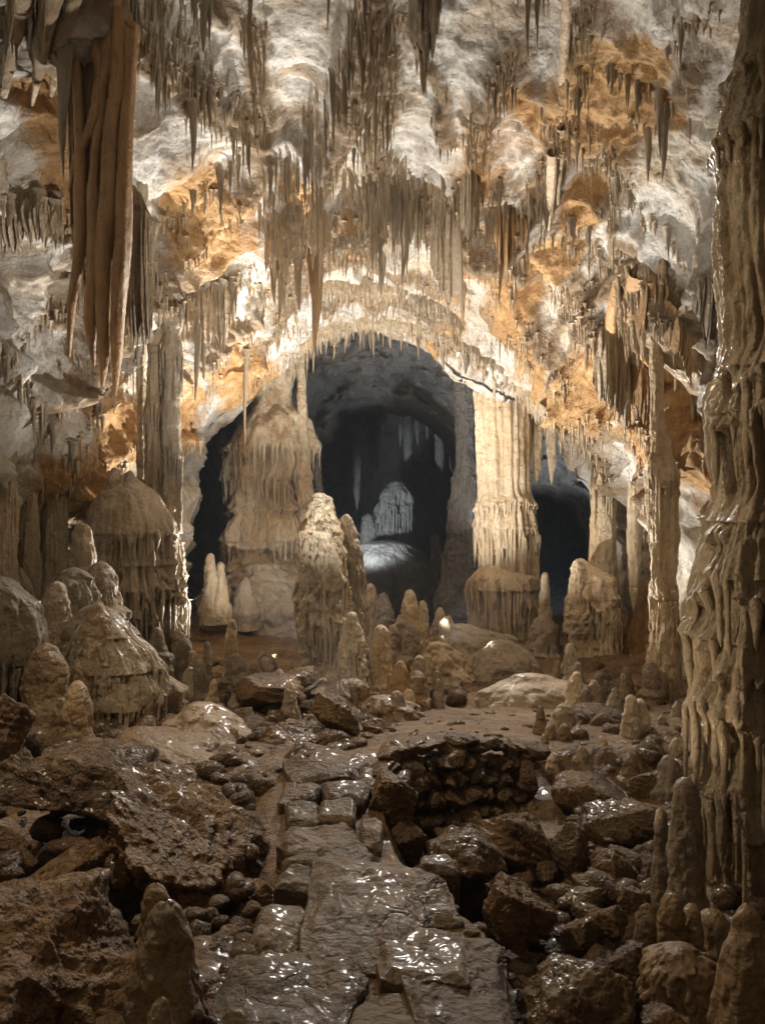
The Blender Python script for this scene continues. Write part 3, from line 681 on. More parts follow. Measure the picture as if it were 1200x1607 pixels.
G = 'stalactites hanging from the '
FR = [
 # poly, n, length px, width px, label, group, mat, spread
 ([(190,-5),(260,5),(340,-10)], 26, (40,110), (7,12), 'ribbed tan stalactite in the top left corner fringe under the roof edge', G+'roof at upper left', 'stalgrey', (8,10)),
 ([(215,55),(270,60),(330,70)], 30, (30,95), (6,10), 'ribbed tan stalactite on the upper left ledge beside the brown drapery', G+'upper left ledge', 'stal', (8,14)),
 ([(235,110),(300,125),(370,150),(400,200)], 44, (30,100), (6,11), 'narrow stalactite along the slanting ledge at upper left', G+'slanting ledge at upper left', 'stalgrey', (8,16)),
 ([(290,180),(340,190),(400,215)], 20, (40,110), (6,11), 'long grey stalactite at the lower end of the slanting upper left ledge', G+'slanting ledge at upper left', 'stal', (6,12)),
 ([(580,-5),(560,50),(540,110),(525,160)], 50, (25,100), (5,10), 'stalactite on the steep rib that drops from the middle of the roof', G+'steep middle rib', 'stal', (12,14)),
 ([(610,10),(600,80),(585,150),(590,210)], 46, (30,110), (5,10), 'stalactite on the right flank of the middle rib', G+'steep middle rib', 'stal', (12,14)),
 ([(520,170),(490,230),(440,280),(415,330)], 60, (30,120), (6,12), 'brown stalactite under the left branch of the middle rib', G+'left branch of the middle rib', 'stal', (14,16)),
 ([(415,345),(470,330),(520,300),(560,280)], 44, (40,140), (6,13), 'brown stalactite in the dense cluster left of the arch crown', G+'dense cluster above the arch', 'stal', (10,14)),
 ([(540,290),(600,300),(660,310),(700,310)], 70, (40,135), (5,11), 'slender stalactite in the long row above the arch crown', G+'long row above the arch crown', 'stal', (8,14)),
 ([(560,200),(600,230),(640,270),(600,290)], 36, (30,100), (5,10), 'stalactite in the upper tier of the long row', G+'long row above the arch crown', 'stal', (12,16)),
 ([(680,290),(730,310),(780,330),(830,350)], 56, (30,120), (5,11), 'stalactite in the row right of the arch crown', G+'row right of the arch crown', 'stal', (8,14)),
 ([(735,240),(765,200),(780,150),(800,100)], 40, (25,90), (5,9), 'stalactite on the right hand rib of the roof', G+'right hand rib', 'stal', (10,14)),
 ([(820,330),(860,300),(880,230),(905,150),(925,90)], 44, (25,80), (4,9), 'thin stalactite along the far right roof seam', G+'far right roof seam', 'stal', (8,12)),
 ([(840,360),(900,390),(930,420)], 20, (20,60), (4,8), 'small stalactite below the right roof seam', G+'far right roof seam', 'stalgrey', (6,8)),
 ([(815,-20),(850,-30),(880,-20)], 8, (60,110), (6,10), 'stalactite poking in from the top edge above the right boulder face', G+'top edge', 'stal', (8,4)),
 ([(960,100),(1000,140),(1040,150)], 14, (45,110), (9,16), 'pale stalactite on the ledge left of the right fluted column', G+'ledge at upper right', 'stalgrey', (5,8)),
 ([(1050,60),(1090,40),(1130,10)], 14, (40,100), (8,14), 'stalactite under the top right corner ledge', G+'ledge at upper right', 'stalgrey', (6,10)),
 ([(290,470),(330,458),(375,450)], 24, (60,170), (8,14), 'long grey stalactite in the bundle over the left arch slope', G+'bundle over the left slope', 'stalgrey', (6,6)),
 ([(385,450),(430,440),(480,430)], 18, (20,60), (5,9), 'short stalactite beside the bundle over the left arch slope', G+'bundle over the left slope', 'stal', (8,8)),
 ([(500,385),(560,390),(640,410),(720,440)], 40, (18,60), (4,8), 'small brown stalactite on the bright inner face of the arch', G+'inner face of the arch', 'stal', (8,14)),
 ([(500,450),(570,455),(650,460),(720,500)], 60, (15,55), (4,8), 'tan stalactite in the middle row on the bright arch', G+'middle row of the bright arch', 'stal', (8,10)),
 ([(470,520),(520,500),(570,495),(650,505),(720,530)], 60, (15,50), (4,7), 'tan stalactite in the lower row on the bright arch', G+'lower row of the bright arch', 'stal', (8,6)),
 ([(375,625),(430,580),(500,538),(560,516),(640,525),(700,545),(770,585)], 84, (18,58), (4,8), 'small pointed stalactite on the rim of the arch', G+'rim of the arch', 'stalgrey', (4,3)),
 ([(380,560),(430,530),(480,500)], 22, (20,60), (4,8), 'stalactite on the left shoulder of the arch', G+'left shoulder of the arch', 'stal', (6,8)),
 ([(770,585),(840,640),(900,690),(950,745)], 44, (16,55), (4,8), 'small stalactite on the right slope of the arch rim', G+'right slope of the arch rim', 'stalgrey', (4,5)),
 ([(760,530),(830,560),(900,610)], 26, (12,45), (4,7), 'small brown stalactite on the right face of the arch', G+'right face of the arch', 'stal', (8,8)),
 ([(0,318),(50,312),(100,322)], 16, (40,110), (10,18), 'thick tan stalactite under the left edge ledge', G+'ledge at the left edge', 'stal', (4,5)),
 ([(0,20),(60,0),(120,-10)], 16, (60,150), (9,15), 'tan stalactite high in the left corner', G+'left corner of the roof', 'stal', (8,10)),
 ([(200,400),(240,420),(255,470)], 14, (30,80), (6,10), 'stalactite under the light fluted rib at left', G+'left wall', 'stal', (6,8)),
 ([(960,470),(1010,500),(1060,520)], 14, (30,90), (7,13), 'amber stalactite under the right wall shelf', G+'right wall shelf', 'drape', (6,8)),
 ([(980,640),(1030,700),(1060,740)], 12, (25,70), (6,11), 'amber stalactite low on the right wall', G+'lower right wall', 'drape', (8,8)),
 ([(390,60),(396,100),(400,150)], 8, (40,90), (6,9), 'stalactite on the thin seam in the white roof', G+'thin seam in the white roof', 'stal', (3,12)),
 ([(640,20),(660,60),(670,90)], 12, (20,60), (5,8), 'stalactite on the pointed lobe left of the pale roof', G+'pointed lobe of the roof', 'stal', (5,8)),
 ([(0,560),(40,600),(80,660)], 12, (50,140), (9,16), 'tan stalactite low on the left wall', G+'lower left wall', 'stal', (6,10)),
 ([(560,345),(470,375),(400,420),(310,470),(235,540)], 44, (18,60), (5,10), 'tan stalactite on the inner left rib that sweeps down from the arch crown', G+'inner left rib', 'stal', (5,6)),
 ([(235,540),(160,640),(100,740)], 18, (25,80), (6,12), 'tan stalactite on the lower part of the inner left rib', G+'inner left rib', 'stalgrey', (5,6)),
 ([(410,215),(330,290),(250,350),(150,440),(60,520),(-20,600)], 56, (25,90), (6,13), 'tan stalactite on the outer left rib sweeping to the left edge', G+'outer left rib', 'stal', (6,8)),
 ([(720,345),(790,385),(860,450),(930,540),(985,640)], 52, (18,65), (5,11), 'tan stalactite on the inner right rib that sweeps down from the arch crown', G+'inner right rib', 'stal', (5,6)),
 ([(850,305),(930,380),(1010,480),(1080,600),(1120,720)], 48, (25,85), (6,13), 'tan stalactite on the outer right rib sweeping toward the huge column', G+'outer right rib', 'stal', (6,8)),
 ([(900,110),(940,220),(1000,330),(1080,420)], 34, (22,75), (6,12), 'tan stalactite on the high rib above the right wall shelf', G+'high right rib', 'stalgrey', (6,8)),
]
for a_ in FR:
    fringe(a_[0], a_[1], a_[2], a_[3], a_[4], a_[5], a_[6], a_[7])
SG = [
 (443,375,515,24,'broad brown stalactite reaching lowest left of the arch crown','stal'),
 (494,390,562,30,'longest amber brown stalactite hanging before the arch opening','drape'),
 (468,400,490,15,'thin brown stalactite between the two longest ones','stal'),
 (430,420,480,13,'brown stalactite just left of the broad one','stal'),
 (596,330,463,13,'needle stalactite pointing at the middle of the arch','stal'),
 (587,320,425,11,'needle stalactite left of the middle needle','stal'),
 (634,350,448,15,'stubby brown stalactite right of the middle needle','stal'),
 (785,350,478,17,'dark brown stalactite ending in a fine tip right of the thick cluster','drape'),
 (793,360,440,12,'dark stalactite behind the fine tipped one','drape'),
 (828,-40,95,12,'dark stalactite entering from the top edge above the pale roof','stal'),
 (845,-20,75,9,'short dark stalactite beside the one at the top edge','stal'),
 (394,-60,100,11,'lone thin stalactite in front of the white roof','stal'),
 (517,-60,50,9,'lone stalactite tip at the top edge left of the middle rib','stal'),
 (662,20,150,24,'pointed dark lobe hanging left of the pale roof','stal'),
 (102,70,285,26,'smooth pale stalactite left of the amber drapery','stalgrey'),
 (117,130,298,18,'long curved stalactite edge beside the pale one','drape'),
 (67,-30,20,14,'tan stalactite tip at the top left','stal'),
 (312,465,630,15,'longest grey stalactite over the left arch slope','stalgrey'),
 (318,470,600,12,'grey stalactite twinned with the longest one on the left slope','stalgrey'),
 (345,450,560,13,'grey stalactite right of the twin ones','stalgrey'),
 (302,170,275,15,'long stalactite below the slanting ledge at upper left','stalgrey'),
 (386,560,700,9,'slender stalactite touching the left tiered column','stalgrey'),
 (725,440,510,15,'drip point of the arch face beside the thick cluster','stal'),
 (657,520,565,7,'pointed stalactite at the middle of the arch rim','stalgrey'),
 (730,555,588,12,'widest stalactite of the arch rim near the big column','stalgrey'),
 (570,512,548,7,'pale stalactite of the arch rim left of the middle','stalgrey'),
 (1015,200,290,16,'pale stalactite right of the upper right ledge column','stalgrey'),
 (1040,180,285,20,'sharp pale stalactite above the right wall shelf','stalgrey'),
 (1035,140,250,14,'pale stalactite behind the sharp one at upper right','stalgrey'),
]
for a_ in SG: single(*a_[:5], mat=a_[5])
brt = brown[::3, ::3]; Vq = V[::3, ::3]; pq = CX+Vq[..., 0]/np.maximum(Vq[..., 1], .5)*F; pr = CY-(Vq[..., 2]-H)/np.maximum(Vq[..., 1], .5)*F
cand = np.argwhere((Vq[..., 1] > 4.5) & (Vq[..., 1] < 15) & (pq > -40) & (pq < 1240) & (pr > -40) & (pr < 800) & (brt > .3))
wgt = (brt[cand[:, 0], cand[:, 1]]**2)*np.clip(pn(Vq[cand[:, 0], cand[:, 1], 0]*2.2, Vq[cand[:, 0], cand[:, 1], 1]*2.2, Vq[cand[:, 0], cand[:, 1], 2]*2.2, 77)+.25, 0, 1)
rsx = np.random.RandomState(5)
for ci in rsx.choice(len(cand), 1900, replace=True, p=wgt/wgt.sum()):
    q_ = Vq[cand[ci][0], cand[ci][1]]; Y_ = q_[1]; l_ = rsx.uniform(9, 24)*(1.9 if rsx.rand() < .22 else 1); w_ = rsx.uniform(2.6, 5.5)
    sc_ = 1.0 if Y_ > 8 else 1.3
    place.append((l_*w_*.5, (q_[0]+rsx.uniform(-.04, .04), Y_+rsx.uniform(-.05, .05), q_[2]+.03), w_*sc_/F*Y_, l_*sc_/F*Y_, 'stal', int(rsx.randint(6)), 'small tan stalactite on a drip ledge of the roof', 'small stalactites on the drip ledges'))
place.sort(key=lambda q: -q[0])
rest_v, rest_f, off = [], [], 0
for i, (ar, loc, W, L, mt, pi, lab, grp) in enumerate(place):
    rz = random.uniform(0, 6.28)
    if i < 300:
        o = bpy.data.objects.new('stalactite', PROTO[mt, pi]); col.objects.link(o)
        o.location = loc; o.scale = (W, W, L); o.rotation_euler = (random.uniform(-.03, .03), random.uniform(-.03, .03), rz)
        tag(o, lab, 'stalactite', grp)
    else:
        g_, f_ = LOW[pi]; c_, s_ = math.cos(rz), math.sin(rz)
        v_ = g_*np.array([W, W, L]); v_ = np.stack([v_[:, 0]*c_-v_[:, 1]*s_+loc[0], v_[:, 0]*s_+v_[:, 1]*c_+loc[1], v_[:, 2]+loc[2]], 1)
        rest_v.append(v_); rest_f.append(f_+off); off += len(g_)
if rest_v:
    o = link('stalactite_fringe', make_mesh('stalactite_fringe', np.concatenate(rest_v), np.concatenate(rest_f), M['stal']))
    tag(o, 'countless small tan stalactites fringing every ledge of the roof', 'stalactites', kind='stuff')
print('stalactites', len(place))

# ------------------------------------------------------------------ draperies
ropes([[(155,-10,26),(152,60,24),(158,110,17),(155,150,18),(150,182,20),(138,210,15),(120,250,11),(108,300,3)],
       [(178,-5,24),(170,90,20),(161,140,16),(158,190,14),(151,225,13),(148,270,12),(146,310,18),(149,400,20),(142,500,18),(147,575,4)],
       [(192,20,28),(186,130,27),(178,190,25),(172,270,27),(168,340,28),(163,400,26),(160,480,22),(163,560,15),(160,606,4)],
       [(206,40,24),(201,160,18),(197,240,21),(193,330,24),(190,420,24),(185,500,20),(182,570,14),(180,622,4)],
       [(140,-10,20),(133,50,13),(132,103,3)], [(118,60,12),(124,200,15),(126,300,18),(124,400,16),(112,480,12),(108,560,4)]], 6.45,
      'big amber brown drapery of long ropy folds hanging at upper left', 'stone_drapery', 'drapery', 'drape')
drapery([(108,60),(140,10),(205,30)], [(0,420),(.3,540),(.7,570),(1,540)], 'dark inner sheet between the folds of the big amber drapery', 'drape', 6, .12, .12, Y=6.6, finger=.35, seed=905)
ropes([[(120,-20,24),(95,60,18),(88,105,14),(80,150,4)],[(90,-30,26),(66,60,20),(60,110,14),(50,165,4)],[(40,-30,22),(22,60,20),(5,150,10)]], None, 'tan slanting ribs in the upper left corner', 'stone_drapery', 'drapery', 'stal')
ropes([[(890,-20,14),(886,60,14),(882,130,12),(880,190,4)],[(866,240,12),(864,300,11),(860,360,4)],[(880,200,10),(877,260,9),(875,320,3)]], None, 'dark ropy rib running down the right roof', 'stone_drapery', 'drapery', 'stal')
ropes([[(1000,430,22),(985,500,20),(1000,545,14),(1018,575,3)],[(1022,440,18),(1034,500,16),(1028,560,4)],[(972,440,18),(960,500,18),(962,560,14),(948,610,4)]], None, 'amber hanging folds under the right wall shelf', 'stone_drapery', 'drapery', 'drape')
drapery([(128,330),(150,300),(185,300)], [(0,500),(.3,575),(.7,560),(1,590)], 'dark brown inner folds between the amber ones', 'drape', 4, .12, .15, Y=7.95, finger=.3, seed=904)
drapery([(150,300),(180,290),(218,310),(240,360)], [(0,560),(.4,600),(.7,620),(1,540)], 'brown lower folds behind the big amber drapery', 'stal', 7, .14, .15, Y=8.2)
drapery([(0,-60),(70,-60),(110,-20)], [(0,330),(.5,230),(1,150)], 'tan rib curtain in the upper left corner', 'stal', 5, .14, .15, Y=7.6)
drapery([(0,340),(50,330),(100,345)], [(0,450),(.5,420),(1,400)], 'row of short tan folds under the left edge ledge', 'stal', 7, .14, .14, finger=.75)
drapery([(415,370),(440,345),(475,330),(520,330)], [(0,440),(.3,500),(.6,470),(1,440)], 'brown curtain of fused stalactites left of the arch crown', 'stal', 9, .12, .14, finger=.6)
drapery([(675,350),(690,330),(710,335),(726,350)], [(0,430),(.4,480),(.7,490),(1,470)], 'thick brown cluster shaped like a mitten right of the arch crown', 'stal', 4, .14, .2, finger=.2)
drapery([(768,345),(785,335),(810,345),(830,365)], [(0,420),(.4,465),(.6,430),(1,390)], 'dark brown folded curtain right of the mitten shaped cluster', 'drape', 6, .12, .14, finger=.6)
drapery([(560,330),(600,322),(650,330),(672,345)], [(0,400),(.3,430),(.6,440),(1,380)], 'ribbed brown curtain above the middle of the arch', 'stal', 12, .10, .12, finger=.65)
drapery([(720,290),(735,270),(752,290)], [(0,380),(.5,405),(1,380)], 'narrow ribbed curtain between pale roof lobes', 'stal', 5, .10, .12)
drapery([(975,440),(1000,430),(1030,440),(1050,460)], [(0,500),(.35,555),(.6,530),(1,480)], 'amber drapery with a long point under the right wall shelf', 'drape', 6, .14, .14)
drapery([(1085,450),(1110,450),(1135,470)], [(0,500),(.5,560),(1,590)], 'grey brown drapery beside the right fluted column', 'grey', 6, .12, .12)
drapery([(1040,480),(1060,500),(1085,540)], [(0,560),(.5,580),(1,620)], 'slanting amber fold on the right wall below the shelf', 'drape', 4, .1, .1)
drapery([(285,470),(320,458),(368,455)], [(0,520),(.4,560),(.8,560),(1,520)], 'grey brown curtain over the left arch slope', 'stal', 9, .10, .12)
drapery([(640,-10),(665,-20),(690,10)], [(0,60),(.5,130),(1,50)], 'pointed brown lobe at the top edge', 'stal', 3, .12, .2)
drapery([(930,530),(950,520),(972,540),(990,560)], [(0,640),(.5,690),(1,720)], 'tan fold above the lumpy right column', 'stal', 4, .12, .12)
drapery([(990,560),(1010,580),(1035,620)], [(0,660),(.5,700),(1,730)], 'ochre fold on the right wall left of the leaning column', 'drape', 4, .12, .12)
for pl_, bt_, lb_ in (([(560,503),(600,500),(650,508),(700,525)], [(0,535),(.5,545),(1,560)], 'striped tan drip curtain along the crown of the arch rim'),
    ([(470,540),(510,515),(555,505)], [(0,575),(.5,555),(1,540)], 'striped tan drip curtain left of the arch crown'),
    ([(700,525),(745,548),(790,580)], [(0,560),(.5,585),(1,605)], 'striped tan drip curtain above the tall fluted column'),
    ([(505,440),(560,445),(640,455)], [(0,485),(.5,500),(1,490)], 'striped tan drip curtain in the middle of the bright arch'),
    ([(640,460),(690,480),(725,510)], [(0,505),(.5,530),(1,545)], 'striped brown drip curtain below the mitten shaped cluster'),
    ([(790,590),(840,635),(880,670)], [(0,615),(.5,665),(1,700)], 'striped tan drip curtain down the right slope of the rim'),
    ([(520,385),(560,375),(600,385)], [(0,420),(.5,425),(1,420)], 'tan drip curtain behind the needle stalactites')):
    drapery(pl_, bt_, lb_, 'stalgrey', 14, .05, .05, finger=.75, dY=0)

# ------------------------------------------------------------------ columns
tall = flow('shaft', [(480,745,830),(575,748,828),(620,742,830),(700,747,830),(775,750,830),(800,746,838),(880,750,845),(915,748,845),(985,745,850)], 15.05,
     'tall fluted cream column with a drip skirt right of the arch opening', 'column', 'flow', tiers=((600,.10,.10,.10),(792,.10,.12,.12),(830,.10,.16,.30),(860,.05,.10,.22)), flute=.085, nfl=9, lump=.05, zf=.12, up=True, seed=501)
sk = flow('drip_skirt', [(890,752,800),(905,738,842),(925,736,850),(960,740,850),(1000,742,856)], 14.9, None, None, 'flow',
     tiers=((925,.05,.15,.35),), flute=.12, nfl=9, lump=.05, zf=.15, seed=502)
fuse('flowstone_column', 'tall fluted cream column with a drip skirt right of the arch opening', 'column', [tall, sk])
flow('flowstone_column', [(500,700,745),(560,706,742),(700,716,742),(745,712,752),(800,703,756),(850,700,758),(900,690,765),(940,680,770)], 17.0,
     'dim tiered column behind the tall fluted one', 'column', 'far', tiers=((745,.12,.10,.12),(790,.12,.10,.1),(830,.12,.1,.1),(870,.12,.1,.2)), flute=.08, nfl=7, lump=.08, seed=503)
tier = flow('shaft', [(480,385,475),(560,385,470),(635,390,458),(655,374,472),(700,360,484),(735,358,488),(765,364,472),(800,368,474),(815,350,494),(850,348,492),(868,364,480),(890,350,500),(945,340,506)], 15.9,
     'massive tiered cream column left of the arch opening', 'column', 'flow', tiers=((705,.12,.2,.22),(755,.07,.1,.22),(800,.14,.16,.12),(850,.10,.12,.25),(880,.14,.16,.22)), flute=.09, nfl=8, lump=.24, zf=.2, seed=504)
flow('flowstone_column', [(520,462,480),(560,466,478),(700,466,484),(760,464,490),(830,468,505)], 15.6, 'thin drip column on the right side of the tiered left column', 'column', 'flow', tiers=((700,.2,.1,.1),(745,.3,.1,.1),(790,.3,.1,.1)), flute=.08, nfl=3, seed=505, up=True)
flow('flowstone_column', [(680,490,498),(700,488,500),(760,492,504),(800,486,512),(850,480,520)], 16.0, 'slim knobbly column at the edge of the dark opening', 'column', 'far', ring=.2, nfl=3, seed=506)
tb_ = flow('base_mound', [(890,380,440),(915,345,475),(950,325,500),(1000,310,515),(1050,300,520)], 14.8, 'smooth grey mound under the tiered left column', 'flowstone', 'grey', flute=.03, nfl=2, lump=.2, knob=.15, bumps=.14, dr=.7, seed=507)
fuse('flowstone_column', 'massive tiered cream column on a smooth grey mound left of the arch opening', 'column', [tier, tb_])
slim = flow('shaft', [(500,932,958),(560,930,958),(640,934,956),(720,930,962),(760,928,968),(870,924,966),(920,922,970)], 12.6,
     'slender cream column on a lumpy dripping base at the right arch slope', 'column', 'flow', tiers=((760,.12,.15,.2),(700,.1,.1,.3)), up=True, flute=.09, nfl=5, lump=.08, zf=.15, seed=508)
db = flow('drip_base', [(878,902,918),(890,896,930),(905,895,962),(950,898,968),(1000,902,972),(1062,905,976)], 12.2,
     None, None, 'flow', tiers=((940,.1,.12,.2),(985,.12,.12,.3),(1015,.1,.1,.2)), flute=.10, nfl=6, lump=.12, knob=.2, seed=509)
fuse('flowstone_column', 'slender cream column on a lumpy dripping base at the right arch slope', 'column', [slim, db])
flow('flowstone_column', [(640,1022,1040),(700,1020,1050),(760,1018,1062),(860,1022,1060),(960,1022,1062),(1080,1016,1068),(1140,1012,1080)], 9.3,
     'weathered pale column leaning against the right wall', 'column', 'flow', tiers=((760,.12,.15,.2),(940,.05,.12,.25),(1040,.12,.1,.25),(1090,.1,.1,.25)), flute=.09, nfl=5, lump=.12, knob=.12, zf=.2, seed=510, up=True)
flow('flowstone_column', [(-80,1172,1330),(60,1165,1330),(120,1150,1330),(180,1136,1330),(240,1128,1330),(270,1130,1320),(400,1124,1315),(520,1138,1310),(550,1142,1310),(585,1126,1320),(650,1120,1325),(720,1130,1322),(770,1138,1320),(830,1108,1330),(900,1096,1335),
      (960,1104,1335),(1010,1094,1340),(1090,1088,1345),(1180,1092,1345),(1300,1112,1330),(1430,1120,1330),(1500,1120,1330)], 4.6,
     'huge wet flowstone column filling the right edge with fluted shaft and dripping tiers', 'column', 'shine',
     tiers=((120,.05,.18,.08),(235,.06,.14,.08),(585,.12,.14,.12),(650,.09,.12,.16),(820,.12,.14,.14),(905,.13,.12,.16),(1000,.12,.12,.16),(1110,.15,.14,.2),(1240,.12,.14,.24)), flute=.13, nfl=7, lump=.05, knob=.04, zf=.12, fine=.02, ribw=1.7, seed=511)
flow('flowstone_column', [(490,258,282),(560,254,283),(640,252,281),(720,252,284),(800,250,286)], 10.2, 'grey shaft joining the left roof to the domed flowstone', 'column', 'grey', tiers=((560,.12,.15,.2),(720,.15,.15,.2)), flute=.09, nfl=4, lump=.1, zf=.15, up=True)
flow('flowstone_column', [(520,232,252),(600,230,250),(700,228,254),(790,226,256)], 10.2, 'brown shaft left of the grey shaft above the domed flowstone', 'column', 'stal', tiers=((640,.12,.15,.2),), flute=.1, nfl=4, lump=.1, zf=.15, up=True)
flow('flowstone_column', [(560,216,226),(700,214,228),(790,214,230)], 10.3, 'thinnest shaft above the domed flowstone', 'column', 'stal', flute=.06, nfl=3, up=True)
flow('flowstone_column', [(60,196,222),(200,190,228),(300,190,232),(420,186,228),(480,196,222),(540,206,212)], 8.6, 'pale fluted hanging column right of the amber drapery', 'column', 'stalgrey', tiers=((240,.05,.1,.1),(390,.1,.1,.2)), flute=.1, nfl=6, lump=.08, zf=.12, ext=0)
flow('flowstone_column', [(600,-30,20),(760,-25,22),(900,-30,26),(960,-40,36)], 8.2, 'tan shaft at the left picture edge', 'column', 'stalgrey', tiers=((700,.1,.15,.3),), flute=.1, nfl=5, zf=.15, up=True)
flow('flowstone_column', [(560,34,58),(700,30,62),(800,26,60),(900,20,64)], 9.0, 'ribbed tan shaft second from the left edge', 'column', 'stalgrey', tiers=((650,.15,.15,.3),), flute=.1, nfl=5, zf=.15, up=True)
flow('flowstone_column', [(640,72,92),(740,66,100),(900,60,110)], 9.4, 'narrow shaft third from the left edge', 'column', 'stalgrey', tiers=((760,.15,.15,.3),), flute=.1, nfl=5, zf=.15, up=True)
flow('flowstone_column', [(185,997,1016),(300,1000,1018),(370,996,1024),(400,988,1036),(420,980,1040)], 9.4, 'grey brown column standing on the right wall shelf', 'column', 'grey', flute=.08, nfl=4, zf=.12, ring=.05, up=True)
flow('flowstone_shelf', [(396,1010,1125),(412,985,1150),(440,972,1165),(475,982,1165),(515,1005,1165),(560,1035,1165),(600,1075,1165)], 9.3, 'dripping flowstone shelf jutting from the right wall', 'flowstone', 'shine',
     tiers=((425,.05,.10,.16),(462,.05,.1,.16),(510,.05,.1,.2)), flute=.05, nfl=8, lump=.12, knob=.05, ext=0, dr=.8, zf=.2, capr=.1, tuck=.3)
stalagmite(1043, 358, 402, 12, 24, 9.0, 'small cone on the right wall shelf', 'stalgrey')
stalagmite(1083, 342, 402, 12, 26, 9.0, 'knobbly cone beside the column on the right wall shelf', 'stalgrey', knob=.3)
for a_, b_, c_, d_, y_, lb in ((832,850,560,760,15.2,'cream shaft behind the right slope next to the tall column'),(858,872,620,760,14.4,'thin tan shaft under the right arch slope'),(985,1003,700,960,12.0,'ochre rib shaft between the two right columns')):
    flow('flowstone_column', [(c_,a_,b_),((c_+d_)/2,a_-2,b_+3),(d_-30,a_+2,b_),(d_,(a_+b_)/2-1,(a_+b_)/2+1)], y_, lb, 'column', 'flow', flute=.08, nfl=4, ext=0, zf=.15, up=True)

# ------------------------------------------------------------------ stalagmites and flowstone of the middle
dome = flow('dome', [(742,196,206),(755,176,222),(775,160,246),(800,146,262),(835,140,276),(880,146,280),(930,150,284),(1000,158,286),(1080,165,290)], 9.6,
     'great domed flowstone with four tiers of drips at left', 'flowstone', 'flow', tiers=((838,.07,.30,.16),(885,.10,.16,.16),(925,.13,.14,.18),(965,.13,.12,.3)), flute=.10, nfl=9, lump=.10, zf=.2, fine=.02, seed=520)
k1 = stalagmite(180, 733, 790, 14, 40, 9.5, None, 'grey', name='knob')
k2 = stalagmite(203, 738, 790, 12, 34, 9.5, None, 'grey', name='knob')
fuse('flowstone_dome', 'great domed flowstone with four tiers of drips and two knobs on top at left', 'flowstone', [dome, k1, k2])
flow('flowstone_mound', [(955,128,168),(985,112,196),(1020,98,228),(1060,90,252),(1110,86,264),(1190,96,264)], 7.3, 'wet glistening draped mound in front of the domed flowstone', 'flowstone', 'shine',
     tiers=((1000,.04,.3,.08),(1050,.05,.3,.12),(1105,.07,.3,.2)), flute=.06, nfl=8, lump=.12, bumps=.02, ribw=.8, zf=.3, fine=.03, dr=.75, seed=521)
flow('flowstone_mound', [(1062,240,268),(1080,228,290),(1120,232,292),(1170,240,290)], 7.6, 'small shiny lobe at the right foot of the wet mound', 'flowstone', 'wet', tiers=((1130,.08,.2,.2),), flute=.05, nfl=5, lump=.12, seed=522)
flow('flowstone_mound', [(915,-60,20),(950,-80,52),(1000,-80,66),(1060,-80,60),(1110,-80,40)], 6.8, 'grey draped mound at the left picture edge', 'flowstone', 'grey', tiers=((1040,.05,.4,.3),), flute=.08, nfl=8, lump=.12, zf=.3)
flow('flowstone_mound', [(1150,190,250),(1180,170,330),(1230,170,400),(1290,200,420)], 5.8, 'low glossy sheet of flowstone left of the path', 'flowstone', 'wet', flute=.02, nfl=2, lump=.25, bumps=.09, dr=1.3, fine=.03, seed=523)
flow('flowstone_mound', [(1108,290,330),(1130,265,360),(1170,255,410),(1230,260,440)], 6.6, 'brown rounded lobe behind the glossy sheet', 'flowstone', 'wet', flute=.02, nfl=2, lump=.25, bumps=.09, dr=1.1, fine=.03, seed=524)
stalagmite(129, 820, 960, 28, 52, 8.4, 'tan rounded stalagmite in front of the domed flowstone', 'flow', seed=531)
stalagmite(158, 880, 960, 30, 60, 8.3, 'bulbous side growth of the tan rounded stalagmite', 'grey', knob=.2)
stalagmite(115, 890, 1000, 50, 80, 8.0, 'stocky grey stalagmite left of the domed flowstone', 'grey', knob=.25, seed=532)
stalagmite(88, 912, 1040, 32, 56, 7.3, 'tan thumb shaped stalagmite on the wet mound', 'flow', knob=.15, seed=533)
stalagmite(154, 945, 1040, 20, 66, 7.2, 'dark stub rising from the crest of the wet mound', 'wet', knob=.1)
stalagmite(72, 1008, 1150, 46, 84, 6.5, 'broad flat topped stalagmite at far left', 'wet', seed=534)
stalagmite(120, 1068, 1190, 28, 62, 6.1, 'brown pointed stalagmite in front of the wet mound', 'wet', dx=2, seed=535)
stalagmite(30, 890, 960, 20, 60, 8.4, 'small grey lump at the left edge', 'grey')
stalagmite(330, 868, 952, 11, 26, 13.6, 'left one of a twin stalagmite before the tiered column', 'flow', ring=.2)
stalagmite(346, 882, 950, 9, 24, 13.6, 'right one of a twin stalagmite before the tiered column', 'flow', ring=.2)
stalagmite(385, 905, 960, 16, 40, 14.0, 'grey stump on the smooth mound', 'grey')
stalagmite(363, 971, 1066, 12, 26, 9.6, 'candle shaped pale stalagmite behind the boulders', 'flow', ring=.12, seed=536)
stalagmite(419, 1020, 1062, 14, 44, 9.8, 'squat cone right of the candle stalagmite', 'grey', dx=-4)
stalagmite(325, 1006, 1085, 9, 18, 8.8, 'thin grey stalagmite between the dome and the candle', 'grey')
stalagmite(313, 1035, 1095, 15, 20, 8.4, 'short brown stalagmite left of the candle', 'grey')
stalagmite(290, 1000, 1085, 20, 34, 8.8, 'grey stalagmite touching the domed flowstone', 'grey')
stalagmite(301, 1020, 1090, 12, 20, 8.7, 'narrow stalagmite beside the domed flowstone', 'wet')
stalagmite(338, 1108, 1165, 15, 26, 6.6, 'broken topped stalagmite above the glossy sheet', 'wet')
stalagmite(366, 1140, 1185, 13, 20, 6.4, 'small brown stalagmite right of the broken topped one', 'wet')
stalagmite(352, 1128, 1175, 14, 22, 6.55, 'stub between the broken topped and the small brown stalagmite', 'wet')
